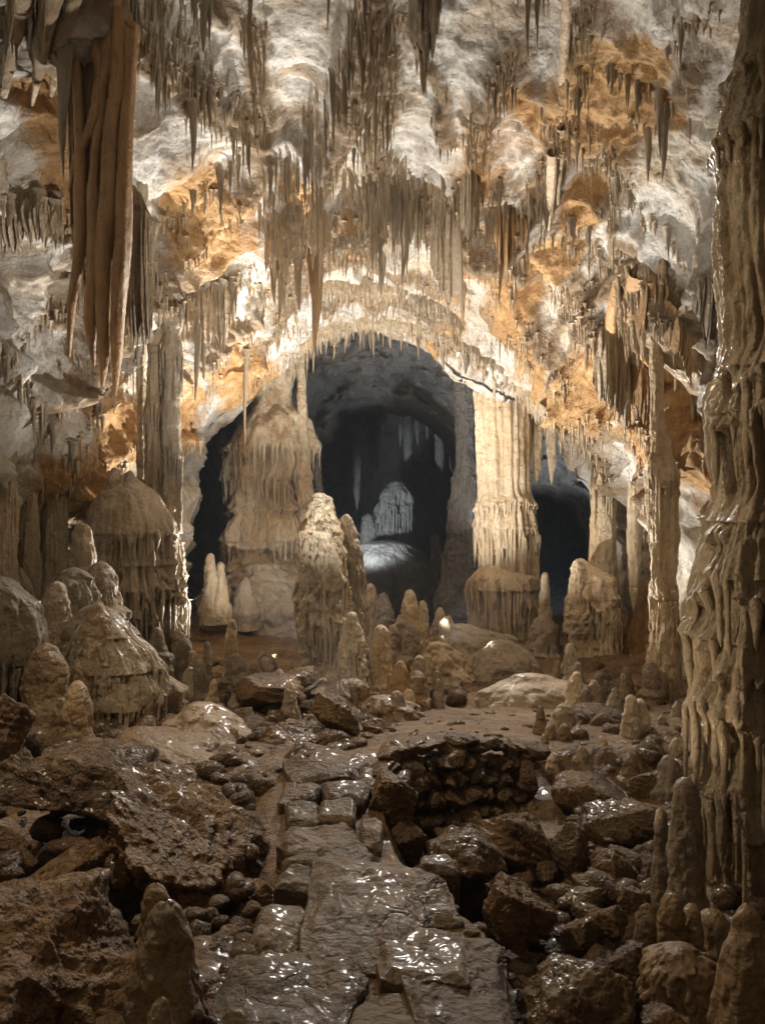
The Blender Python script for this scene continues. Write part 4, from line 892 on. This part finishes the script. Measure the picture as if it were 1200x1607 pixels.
stalagmite(307, 1218, 1265, 17, 28, 5.4, 'stub stalagmite against the tilted slab', 'wet')
flow('stalagmite', [(776,490,512),(784,484,520),(830,476,530),(900,474,536),(960,472,540),(1040,480,540),(1090,470,560)], 9.7, 'tall blunt two pronged stalagmite in the centre', 'stalagmite', 'flow',
     tiers=((835,.08,.08,.1),(870,.1,.08,.12),(912,.12,.08,.14),(955,.14,.09,.16),(1000,.12,.09,.2)), flute=.13, nfl=5, lump=.16, knob=.22, zf=.4, fine=.04, ribw=1.5, seed=540)
flow('stalagmite', [(808,538,550),(820,532,554),(880,530,566),(910,534,568),(960,530,574),(1040,530,580),(1090,520,592)], 10.0, 'bright cream stalagmite leaning on the tall central one', 'stalagmite', 'flow',
     tiers=((870,.12,.08,.1),(905,.14,.08,.14),(950,.12,.1,.2)), flute=.10, nfl=4, lump=.2, knob=.3, fine=.035, ribw=1.4, seed=541)
stalagmite(552, 960, 1085, 16, 66, 9.2, 'drooping cream stalagmite at the foot of the central pair', 'flow', knob=.25, tiers=((1030,.1,.1,.3),), seed=542)
stalagmite(597, 980, 1085, 18, 40, 9.2, 'lumpy cream stalagmite right of the central pair', 'flow', knob=.3, seed=543)
stalagmite(628, 1036, 1110, 14, 50, 8.9, 'amber tipped stalagmite at the right end of the central group', 'drape', knob=.15, seed=544)
stalagmite(650, 1028, 1130, 16, 44, 9.0, 'smooth grey stalagmite leaning behind the amber tipped one', 'grey', dx=8)
flow('flowstone_mound', [(1070,500,560),(1085,478,590),(1110,470,620),(1140,470,650)], 8.9, 'brown base mound of the central stalagmites', 'flowstone', 'wet', flute=.05, nfl=6, lump=.15, knob=.15, dr=.6, tiers=((1085,.08,.2,.2),))
flow('flowstone_mound', [(1095,585,620),(1110,575,650),(1140,570,672),(1165,570,680)], 8.2, 'dark lobed flowstone at the path bend', 'flowstone', 'wet', flute=.05, nfl=3, lump=.2, knob=.4, dr=.7)
stalagmite(606, 930, 1010, 14, 50, 13.0, 'blue grey cone behind the central group', 'far', dx=-4, seed=545)
stalagmite(585, 915, 1000, 14, 40, 13.2, 'pale cone behind the bright cream stalagmite', 'grey', dx=-4)
stalagmite(643, 925, 1005, 14, 40, 13.5, 'pointed tan stalagmite standing before the dark opening', 'flow', knob=.15, ring=.15, seed=546)
stalagmite(663, 942, 1005, 10, 26, 13.5, 'slim stalagmite behind the pointed tan one', 'flow', ring=.15)
stalagmite(690, 953, 1005, 8, 34, 13.4, 'pointed cone left of the drip skirt', 'flow', ring=.1)
stalagmite(704, 966, 1005, 10, 26, 13.3, 'short cone beside the drip skirt', 'flow')
flow('flowstone_mound', [(985,700,745),(1000,675,790),(1030,660,830),(1070,650,850),(1110,640,870)], 12.0, 'big smooth grey mound under the tall fluted column', 'flowstone', 'grey', flute=.02, nfl=2, lump=.25, knob=.15, bumps=.07, dr=.6, seed=550)
flow('flowstone_mound', [(1010,770,810),(1030,745,835),(1070,730,860),(1110,720,880)], 10.8, 'pale conical mound right of the big grey mound', 'flowstone', 'grey', flute=.03, nfl=4, lump=.15, bumps=.06, dr=.8, seed=551)
flow('flowstone_mound', [(1065,800,860),(1082,765,930),(1100,755,960),(1125,750,980)], 9.0, 'long low sandy mound behind the clay flat', 'flowstone', 'grey', flute=.01, nfl=2, lump=.2, knob=.1, bumps=.07, dr=.5, seed=552)
flow('flowstone_mound', [(1010,676,700),(1030,668,722),(1070,660,735),(1105,660,740)], 10.4, 'knobbly cream lump left of the big grey mound', 'flowstone', 'flow', flute=.05, nfl=3, lump=.25, knob=.4, seed=553)
stalagmite(855, 898, 985, 10, 22, 12.6, 'slim pale stalagmite right of the tall fluted column', 'flow', ring=.15, seed=554)
stalagmite(852, 965, 1030, 26, 60, 12.4, 'grey rounded base below the slim pale stalagmite', 'grey', knob=.2)
stalagmite(908, 880, 960, 16, 32, 12.0, 'knobbly stalagmite leaning on the lumpy brown base', 'flow', knob=.3)
for i, (a_, b_, c_, w_, y_) in enumerate(((883,1040,1078,16,9.9),(897,1045,1075,14,9.8),(876,1058,1080,13,9.6),(893,1082,1098,22,9.2),(930,1065,1095,28,9.5),(910,1052,1075,12,9.9))):
    stalagmite(a_, b_, c_, w_*.8, w_, y_, ['left cup shaped stub','taller stub','lowest left stub','flat disc lump','broad knobbly lump','hidden stub'][i]+' before the lumpy brown base', 'wet', knob=.25)
# cluster right of the dry stone wall
stalagmite(864, 1135, 1180, 14, 18, 6.9, 'grey finger stalagmite at the left of the small cluster', 'wet')
stalagmite(886, 1135, 1190, 16, 24, 6.8, 'middle grey finger of the small cluster', 'wet', seed=561)
stalagmite(884, 1104, 1150, 22, 34, 7.2, 'bright cream nub behind the grey fingers', 'flow', knob=.15)
stalagmite(908, 1138, 1180, 20, 30, 6.9, 'rounded nub at the right of the grey fingers', 'wet', knob=.2)
stalagmite(848, 1107, 1140, 8, 18, 7.2, 'small dark pointed stub at the edge of the clay flat', 'wet')
stalagmite(990, 1090, 1195, 14, 48, 7.0, 'left horn of the double stalagmite below the leaning column', 'flow', ring=.15, seed=562)
stalagmite(1003, 1096, 1195, 18, 50, 7.05, 'right horn of the double stalagmite below the leaning column', 'flow', seed=563)
stalagmite(976, 1160, 1210, 20, 34, 6.7, 'dark knob left of the double stalagmite', 'wet', knob=.2)
stalagmite(958, 1160, 1205, 12, 24, 6.9, 'small dark knob in the saddle of the right bank', 'wet')
stalagmite(944, 1153, 1200, 13, 26, 7.0, 'stub between the saddle knob and the grey fingers', 'wet')
stalagmite(924, 1165, 1200, 24, 34, 6.7, 'low round knob on the right bank', 'wet')
stalagmite(915, 1180, 1225, 18, 44, 6.3, 'shiny wedge stalagmite on the sloping boulder', 'wet', dx=-5)
stalagmite(1081, 1108, 1160, 10, 22, 6.9, 'knobbly pale stub at the foot of the huge column', 'flow', ring=.25)
stalagmite(964, 1257, 1272, 5, 10, 5.5, 'tiny cone on the orange boulder', 'flow')
stalagmite(964, 1241, 1256, 5, 10, 5.9, 'tiny cone on the slope behind the orange boulder', 'flow')
# right foreground
stalagmite(1075, 1220, 1450, 34, 68, 3.9, 'tall grey stalagmite before the huge right column', 'grey', ring=.05, seed=570, knob=.08)
stalagmite(1037, 1268, 1350, 16, 22, 4.2, 'slim stalagmite behind the tall grey one', 'grey')
stalagmite(1052, 1400, 1530, 32, 46, 3.35, 'dark round headed stalagmite in the right foreground', 'wet', seed=571)
stalagmite(1018, 1418, 1500, 28, 44, 3.45, 'short bulb headed stalagmite left of the dark one', 'wet', seed=572)
stalagmite(1085, 1418, 1540, 26, 42, 3.4, 'brown stalagmite between the dark one and the wide stump', 'wet', seed=573)
stalagmite(1120, 1425, 1560, 44, 60, 3.5, 'wide stump stalagmite behind the corner one', 'wet', seed=574)
stalagmite(1172, 1418, 1680, 46, 120, 2.75, 'big ringed stalagmite in the bottom right corner', 'wet', ring=.06, seed=575)
flow('flowstone_mound', [(1490,1040,1090),(1510,1015,1120),(1560,1005,1140),(1650,1000,1150)], 3.1, 'dark flowstone base of the right foreground stalagmites', 'flowstone', 'wet', flute=.04, nfl=3, lump=.2, knob=.3, dr=.8)
# left foreground
stalagmite(262, 1414, 1700, 44, 170, 2.75, 'big glistening stalagmite at the bottom left', 'wet', seed=580, knob=.12, dx=-4)
stalagmite(245, 1386, 1500, 32, 60, 3.1, 'second rounded tip behind the big bottom left stalagmite', 'wet')
stalagmite(252, 1565, 1660, 20, 60, 2.5, 'small cone at the foot of the big bottom left stalagmite', 'wet')

# far chamber
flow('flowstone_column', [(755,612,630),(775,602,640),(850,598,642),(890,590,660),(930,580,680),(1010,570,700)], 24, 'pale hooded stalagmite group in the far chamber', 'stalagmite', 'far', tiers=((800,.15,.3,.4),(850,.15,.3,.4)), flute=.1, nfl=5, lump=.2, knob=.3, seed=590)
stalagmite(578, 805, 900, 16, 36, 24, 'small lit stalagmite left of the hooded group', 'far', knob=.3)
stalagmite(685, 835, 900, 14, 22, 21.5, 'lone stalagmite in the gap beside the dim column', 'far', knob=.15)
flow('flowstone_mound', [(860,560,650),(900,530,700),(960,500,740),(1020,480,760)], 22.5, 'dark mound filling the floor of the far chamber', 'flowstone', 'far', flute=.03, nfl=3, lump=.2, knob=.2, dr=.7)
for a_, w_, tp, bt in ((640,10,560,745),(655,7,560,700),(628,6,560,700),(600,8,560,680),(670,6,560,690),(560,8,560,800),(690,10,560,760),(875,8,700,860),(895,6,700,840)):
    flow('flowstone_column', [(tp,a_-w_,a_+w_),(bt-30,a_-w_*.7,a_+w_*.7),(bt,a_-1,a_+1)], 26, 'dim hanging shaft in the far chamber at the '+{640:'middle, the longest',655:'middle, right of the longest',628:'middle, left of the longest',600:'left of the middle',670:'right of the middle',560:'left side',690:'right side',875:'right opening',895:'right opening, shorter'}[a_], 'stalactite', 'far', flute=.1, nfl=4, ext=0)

rn = random.Random(31)
for (x0, y0, x1, y1, Ya, Yb, cnt, lb, gr) in ((870,1050,1060,1120,9.6,8.0,14,'low rounded nub of drip stone on the upper right bank','nubs on the upper right bank'),
      (850,1150,1070,1230,7.2,5.9,12,'low brown nub of drip stone on the lower right bank','nubs on the lower right bank'),
      (290,1050,480,1110,9.2,7.6,12,'small dark nub between the boulders left of the centre','nubs left of the centre'),
      (615,985,720,1040,12.5,10.5,11,'small pale nub behind the central stalagmites','nubs behind the central group'),
      (570,1060,690,1140,9.2,7.8,10,'small lobed nub at the foot of the central group','nubs at the foot of the central group'),
      (60,1000,280,1060,8.6,7.6,8,'grey nub among the mounds at the left','nubs among the left mounds')):
    for i in range(cnt):
        a_ = rn.random(); yb = y0+(y1-y0)*(i+.5)/cnt; Yq = Ya+(Yb-Ya)*(i+.5)/cnt
        h_ = rn.uniform(14, 38)*(1.3 if rn.random() < .2 else 1); w_ = h_*rn.uniform(.35, .7)
        stalagmite(x0+(x1-x0)*a_, yb-h_, yb+10, w_*.7, w_*rn.uniform(1.2, 1.9), Yq, lb, rn.choice(['wet', 'grey', 'flow', 'grey']), group=gr, knob=rn.uniform(.05, .35), dx=rn.uniform(-4, 4))
# ------------------------------------------------------------------ boulders
RK = [
 (150,1195,425,1440,4.25,'huge tilted slab left of the path with a dark hollow under it',dict(tilt=38,dy=.5,seed=601,planes=16,rough=.10,strata=.06,n=7)),
 (20,1165,270,1310,4.5,'raised left end of the rock ridge above the dark hollow',dict(tilt=8,dy=.45,seed=651,planes=16,rough=.10,strata=.05)),
 (-160,1365,225,1640,3.0,'large rough boulder in the bottom left corner',dict(dy=.42,seed=602,rough=.10,soft=.4,n=7)),
 (60,1330,185,1400,3.9,'squared block on top of the corner boulder',dict(dy=.3,seed=603)),
 (-60,1300,70,1400,4.0,'knobbly rock at the left edge above the corner boulder',dict(seed=604,rough=.08)),
 (-40,1080,55,1200,5.6,'crumbly rock at the left edge below the grey mound',dict(seed=605,rough=.10)),
 (-20,1180,80,1290,4.9,'dark rock behind the left end of the tilted slab',dict(seed=606,rough=.08)),
 (358,1052,478,1125,8.0,'flat brown boulder in the row before the central group',dict(tilt=-8,seed=607,dy=.35)),
 (350,1100,410,1160,7.4,'angular brown rock left of the lumpy boulder',dict(tilt=20,seed=608)),
 (395,1130,505,1210,6.6,'lumpy brown boulder beside the path bend',dict(seed=609,rough=.08)),
 (480,1080,575,1165,7.2,'jagged ridge shaped boulder before the central stalagmites',dict(tilt=32,seed=610,rough=.08)),
 (430,1045,500,1085,8.6,'dark angular rock left of the central stalagmites',dict(seed=611)),
 (560,1120,625,1168,7.4,'slanting wedge rock right of the jagged boulder',dict(tilt=18,seed=612)),
 (520,1155,562,1192,6.6,'small square block at the path edge',dict(seed=613)),
 (495,1145,530,1190,6.7,'little rock beside the square block',dict(seed=614)),
 (430,1185,470,1215,6.1,'small dark rock at the left verge of the path',dict(seed=615)),
 (345,1125,380,1165,7.0,'small rock between the stubs and the lumpy boulder',dict(seed=616)),
 (572,1195,652,1320,4.9,'tall block with wet flat top at the near end of the stone wall',dict(seed=617,flat=.75,planes=12,dy=.22)),
 (600,1285,668,1345,4.7,'rounded brown rock at the foot of the tall block',dict(seed=618)),
 (655,1290,790,1400,4.3,'wet grey topped boulder beside the path',dict(seed=619,dy=.3,tilt=6)),
 (725,1370,880,1500,3.8,'dark ridge boulder right of the path',dict(seed=620,tilt=20,rough=.07)),
 (735,1275,860,1370,4.8,'brown boulder behind the dark ridge boulder',dict(seed=621,rough=.05)),
 (858,1300,925,1400,4.7,'brown rock between the ridge and the rounded ones',dict(seed=622)),
 (912,1328,1010,1430,4.6,'round faced ochre boulder in the right rubble',dict(seed=623)),
 (870,1385,960,1450,4.3,'dark flat rock in the right hollow',dict(seed=624,tilt=-14)),
 (912,1255,1035,1355,5.3,'orange brown boulder below the right bank',dict(seed=625,dy=.3,strata=.07)),
 (830,1190,1020,1310,5.9,'sloping wet boulder in the middle of the right bank',dict(seed=626,tilt=14,dy=.4,soft=.7)),
 (985,1200,1080,1290,6.0,'brown rock left of the huge column foot',dict(seed=627,soft=.6)),
 (1000,1330,1060,1420,4.6,'craggy rock behind the slim stalagmite',dict(seed=628)),
 (805,1495,1010,1680,3.0,'big knobbly boulder at the bottom right of the path',dict(seed=629,rough=.08,soft=.5)),
 (920,1425,985,1480,3.9,'dark crusty rock in the right rubble',dict(seed=630,rough=.1)),
 (955,1485,1030,1560,3.3,'pitted grey rock left of the foreground stalagmites',dict(seed=631,rough=.1)),
 (880,1440,945,1500,3.8,'black shadowed rock right of the dark ridge boulder',dict(seed=632,rough=.08)),
 (965,1390,1010,1430,4.1,'small ochre stone in the right rubble',dict(seed=633)),
 (1000,1585,1080,1660,2.9,'low stone at the bottom edge of the right foreground',dict(seed=634)),
 (920,1060,1010,1110,9.2,'flat brown rock at the foot of the lumpy base',dict(seed=635,tilt=14)),
 (890,1110,1000,1160,7.9,'brown hummock behind the small cluster',dict(seed=636,soft=.8)),
 (1000,1140,1080,1220,7.0,'round grey hummock right of the double stalagmite',dict(seed=637,soft=.8)),
 (795,1190,850,1260,6.0,'upright ochre rock at the far end of the stone wall',dict(seed=638)),
 (1015,1440,1050,1490,3.7,'small rock under the bulb headed stalagmite',dict(seed=639)),
 (770,1300,820,1350,5.1,'brown rock at the foot of the stone wall',dict(seed=640)),
 (380,1380,440,1450,3.9,'wedge of rock under the tip of the tilted slab',dict(seed=641)),
 (330,1450,400,1520,3.4,'dark rock between the left stalagmite and the path',dict(seed=642)),
]
for a_ in RK:
    rock(*a_[:6], group='boulders strewn over the cave floor', **a_[6])
# dry stone wall on the right of the path bend
wl = bpy.data.objects.new('dry_stone_wall', None); col.objects.link(wl); wl.location = P(700, 1290, 5.4)
tag(wl, 'rough dry stone wall of stacked brown rocks at the bend of the path', 'stone wall')
k_ = 0
for row in range(6):
    for c_ in range(13):
        a_ = (c_+.5*(row % 2)+random.uniform(-.25, .25))/13; b_ = row/5
        px_ = 600+a_*240; bot_ = 1322-30*a_; top_ = 1185-22*math.sin(a_*3)
        py_ = bot_+(top_-bot_)*b_+random.uniform(-5, 5); Y_ = 5.0+.85*a_+.36*b_+random.uniform(-.03, .05)
        w_ = random.uniform(13, 26)*(1.35 if row == 5 else 1); h_ = random.uniform(10, 17)
        k_ += 1
        o = rock(px_-w_, py_-h_, px_+w_, py_+h_, Y_, None, seed=700+k_, tilt=random.uniform(-14, 14), name='capstone' if row == 5 else 'stone', n=4, planes=9, dy=.13)
        o.parent = wl; o.matrix_parent_inverse.identity(); o.location = Vector(o.location)-wl.location

# ------------------------------------------------------------------ path of flagstones
def slab_geo(hx, hy, hz, seed, n):
    """an angular slab with a rough, nearly level top"""
    rs = np.random.RandomState(seed); D, Fc = ico(n)
    an = np.array([0, 90, 180, 270, 45, 225])+rs.uniform(-16, 16, 6); hh = np.array([1, 1, 1, 1, 1.22, 1.25])*rs.uniform(.86, 1.0, 6)
    nn = np.stack([np.cos(np.radians(an)), np.sin(np.radians(an))], 1)
    xy = D[:, :2]; l = np.linalg.norm(xy, axis=1)+1e-6; dr_ = xy/l[:, None]
    dots = dr_@nn.T; rad = np.where(dots > .05, hh/np.maximum(dots, .05), 9).min(1)
    # spread the sphere's points evenly over the plan
    ang = np.arccos(np.clip(np.abs(D[:, 2]), 0, 1))/(math.pi/2); f_ = np.minimum(ang/.86, 1)
    plan = dr_*(f_*rad)[:, None]
    side = np.clip((ang-.86)/.14, 0, 1)
    x_, y_ = plan[:, 0]*hx, plan[:, 1]*hy
    wob_ = .03*fbm(x_*4+seed, y_*4, D[:, 2]*.3, 3, seed); x_ = x_*(1+wob_*2); y_ = y_*(1+wob_*2)
    topz = 1-side; z_ = np.sign(D[:, 2])*topz*hz
    ti = rs.uniform(-.05, .05, 2)
    g_ = .026*fbm(x_*3+seed, y_*3, .3, 3, seed)+.016*ridged(x_*5, y_*5+seed, .7, 3, seed+2)
    s2 = pn(x_*5, y_*2.2+seed, 0, seed+5)*1.3+y_*4; sw = s2-np.floor(s2); g_ = g_+.014*sm(sw, 0, .8)*(1-sm(sw, .85, 1))
    z_ = z_+np.where(D[:, 2] > -.05, (g_-.018)*np.minimum(1, topz*2)+ti[0]*x_+ti[1]*y_, 0)-.02*sm(f_, .75, 1)
    return np.stack([x_, y_, z_], 1), Fc
FL = [(350,1500,560,1610),(545,1535,700,1620),(650,1530,800,1625),(592,1448,735,1530),(478,1356,668,1490),(398,1400,482,1468),(395,1470,520,1512),
      (450,1190,560,1216),(545,1176,650,1200),(438,1220,500,1246),(505,1218,580,1246),(448,1250,500,1276),(503,1249,560,1275),(440,1280,565,1322),
      (568,1275,600,1312),(446,1327,502,1350),(506,1325,590,1352),(440,1350,520,1378),(560,1355,700,1420),(660,1330,720,1352),
      (560,1200,640,1222),(620,1160,700,1185),(660,1460,790,1560),(420,1500,480,1540)]
pos = ['at the bottom left end of the path','at the bottom edge in the middle of the path','at the bottom right of the path','with a puddled rim just above the bottom edge','the largest one in the middle of the path',
 'beside the tip of the tilted slab','below the tip of the tilted slab','at the far bend on the left','at the far bend on the right','in the third row from the bend, left','in the third row from the bend, right',
 'in the fourth row, middle','in the fourth row, right','long and smooth in front of the tall block','small, against the tall block','narrow, below the long smooth one',
 'wide, below the long smooth one','behind the largest one','right of the largest one','at the foot of the wet grey boulder','before the near end of the stone wall','the farthest one beyond the wall','right of the rimmed one','small, left of the bottom ones']
for i, (a_, b_, c_, d_) in enumerate(FL):
    Yf = (H-.05)/(b_-CY)*F; Yn = (H-.05)/(d_-CY)*F; Ym = (Yf+Yn)/2; xm = ((a_+c_)/2-CX)/F*Ym
    hx = (c_-a_)/2/F*Ym*1.06; hy = (Yf-Yn)/2*1.08; hz = .10
    v_, Fc = slab_geo(hx*1.02, hy*1.08, .09, 800+i, 6 if c_-a_ > 80 else 5)
    me = make_mesh('flagstone', v_, Fc, M['flag'])
    o = link('flagstone', me, (xm, Ym, -.085+.045*random.random()))
    tag(o, 'wet flagstone '+pos[i], 'flagstone', 'flagstones of the path')
# loose rubble between everything: nobody could count it
rv, rf, off = [], [], 0
for i in range(1300):
    Y_ = math.exp(random.uniform(math.log(2.6), math.log(12))); X_ = random.uniform(-.48, .48)*Y_
    pxc = float(pathc(Y_))
    if Y_ < 7 and abs(X_-pxc) < .42: continue
    pz = 5.8 < Y_ < 9 and -.1 < X_ < 2
    if pz and random.random() < .3: continue
    s_ = random.uniform(.025, .11)*(.5+.08*Y_)*(.45 if pz else 1)
    v_, Fc = rock_geo(s_*random.uniform(.8, 1.6), s_, s_*random.uniform(.5, 1), i % 40, 2, planes=8, rough=.05)
    a_ = random.uniform(0, 6.28); c_, q_ = math.cos(a_), math.sin(a_)
    v_ = np.stack([v_[:, 0]*c_-v_[:, 1]*q_, v_[:, 0]*q_+v_[:, 1]*c_, v_[:, 2]], 1)+np.array([X_, Y_, gz(X_, Y_)-.04])
    rv.append(v_); rf.append(Fc+off); off += len(v_)
tag(link('rubble', make_mesh('rubble', np.concatenate(rv), np.concatenate(rf), M['rock'])), 'loose brown rubble between the boulders', 'rubble', kind='stuff')

# ------------------------------------------------------------------ lamps of the show cave, with unseen spots and fills added to brighten formations
def lamp(name, loc, power, colr, rad=.15, spot=None, aim=None, blend=.6):
    l_ = bpy.data.lights.new(name, 'SPOT' if spot else 'POINT'); l_.energy = power; l_.color = colr; l_.shadow_soft_size = rad
    o = bpy.data.objects.new(name, l_); col.objects.link(o); o.location = loc
    if spot:
        l_.spot_size = math.radians(spot); l_.spot_blend = blend
        o.rotation_euler = (Vector(aim)-Vector(loc)).to_track_quat('-Z', 'Y').to_euler()
    return o
WARM = (1.0, .78, .52); NEU = (1.0, .95, .88); COOL = (.78, .89, 1.0)
lamp('cave_or_fill_lamp', P(490, 1010, 11.8), 1350, NEU, .06, 104, (0, 12.2, 6))
lamp('cave_or_fill_lamp', P(490, 1010, 11.6), 1250, NEU, .06, 88, (-4.2, 8.8, 4.4))
lamp('cave_or_fill_lamp', P(702, 1012, 11.2), 380, NEU, .06, 130, (1.8, 12.2, 5))
lamp('cave_or_fill_lamp', P(706, 1012, 11.15), 620, NEU, .06, 84, (4.6, 8.4, 4.4))
lamp('cave_or_fill_lamp', P(430, 1035, 11.6), 420, NEU, .05, 66, (-2.3, 16, 2.4))
lamp('cave_or_fill_lamp', P(556, 1000, 11.3), 480, NEU, .05, 36, (2.4, 16, 2.6))  # added spot to brighten the tall fluted column
lamp('cave_or_fill_lamp', P(405, 1098, 8.7), 150, NEU, .04, 40, (-2.8, 9.6, 1.3))  # added spot lifting the domed flowstone
lamp('cave_or_fill_lamp', P(655, 1140, 8.0), 35, NEU, .04, 50, (-.45, 9.9, 1.1))  # added weak spot for the central stalagmite pair
lamp('cave_or_fill_lamp', P(925, 1085, 9.0), 150, NEU, .04, 66, (3.1, 11.0, 2.8))  # added spot for the slender and the leaning right columns
lamp('cave_or_fill_lamp', P(520, 880, 19.5), 650, COOL, .15, 46, (.6, 24, 1.6))
lamp('cave_or_fill_lamp', P(876, 968, 17.0), 380, COOL, .10, 120, (3, 17, 5))
lamp('cave_or_fill_lamp', P(528, 1118, 7.8), 560, NEU, .06, 104, (-.9, 8.2, 6))  # added uplight for the front roof, hidden behind a boulder
lamp('cave_or_fill_lamp', P(612, 1235, 5.35), 850, NEU, .06, 130, (.6, 7.6, 6))  # added fill from below for the front roof and its stalactites
lamp('cave_or_fill_lamp', P(300, 1200, 5.6), 260, NEU, .06, 120, (-3.2, 7.5, 2.5))  # added spot to lift the left wall
lamp('cave_or_fill_lamp', P(1040, 1235, 6.6), 260, NEU, .06, 110, (4.4, 9.5, 3.2))  # added spot to lift the right wall
lamp('cave_or_fill_lamp', P(440, 545, 15.75), 420, NEU, .06, 110, (.3, 18.5, 4.2))  # added behind the arch rim to brighten the inner wall
lamp('cave_or_fill_lamp', P(250, 1300, 4.75), 210, WARM, .05, 52, (-2.3, 6.6, 3.8))  # added raking spot to brighten the amber drapery
lamp('cave_or_fill_lamp', P(850, 1385, 4.3), 30, WARM, .04, 70, (2.5, 4.5, 3.0))  # added spot to light the huge right column from the left
lamp('cave_or_fill_lamp', P(702, 468, 12.0), 1000, NEU, .06, 75, (.1, 4.5, 0))
lamp('cave_or_fill_lamp', (-2.6, 4.6, 4.4), 260, WARM, .06, 110, (.6, 4.6, 0))  # fill spot added out of view at left to rake the foreground rocks
lamp('cave_or_fill_lamp', (-1.6, .4, 3.2), 28, WARM, .2)  # weak fill added beside the camera, no lamp of the cave

# haze
bm = bmesh.new(); bmesh.ops.create_cube(bm, size=1)
for v_ in bm.verts: v_.co = Vector((v_.co.x*24+.5, v_.co.y*46+15, v_.co.z*12+3.5))
me = bpy.data.meshes.new('haze'); bm.to_mesh(me); bm.free()
mh = bpy.data.materials.new('haze'); mh.use_nodes = True; nt = mh.node_tree; nt.nodes.clear()
out = nt.nodes.new('ShaderNodeOutputMaterial'); pv = nt.nodes.new('ShaderNodeVolumePrincipled')
pv.inputs['Color'].default_value = (.85, .92, 1, 1); pv.inputs['Density'].default_value = .0011; nt.links.new(pv.outputs[0], out.inputs['Volume'])
me.materials.append(mh); tag(link('haze', me), 'thin mist hanging in the cave air', 'haze', kind='stuff')

# ------------------------------------------------------------------ world, camera, render
w = bpy.data.worlds.new('World'); sc.world = w; w.use_nodes = True
w.node_tree.nodes['Background'].inputs[0].default_value = (0, 0, 0, 1); w.node_tree.nodes['Background'].inputs[1].default_value = 0
cam = bpy.data.cameras.new('Camera'); co = bpy.data.objects.new('Camera', cam); col.objects.link(co)
co.location = (0, 0, H); co.rotation_euler = (math.pi/2, 0, 0)
cam.sensor_fit = 'HORIZONTAL'; cam.sensor_width = 36; cam.lens = 36*F/1200; cam.clip_end = 200; cam.clip_start = .05
sc.camera = co
sc.view_settings.view_transform = 'Standard'; sc.view_settings.look = 'None'; sc.view_settings.exposure = .5; sc.view_settings.gamma = 1
sc.cycles.use_denoising = True; sc.cycles.adaptive_threshold = .04
sc.cycles.max_bounces = 5; sc.cycles.diffuse_bounces = 2; sc.cycles.glossy_bounces = 2; sc.cycles.volume_bounces = 0
sc.cycles.sample_clamp_indirect = 4; sc.cycles.caustics_reflective = False; sc.cycles.caustics_refractive = False
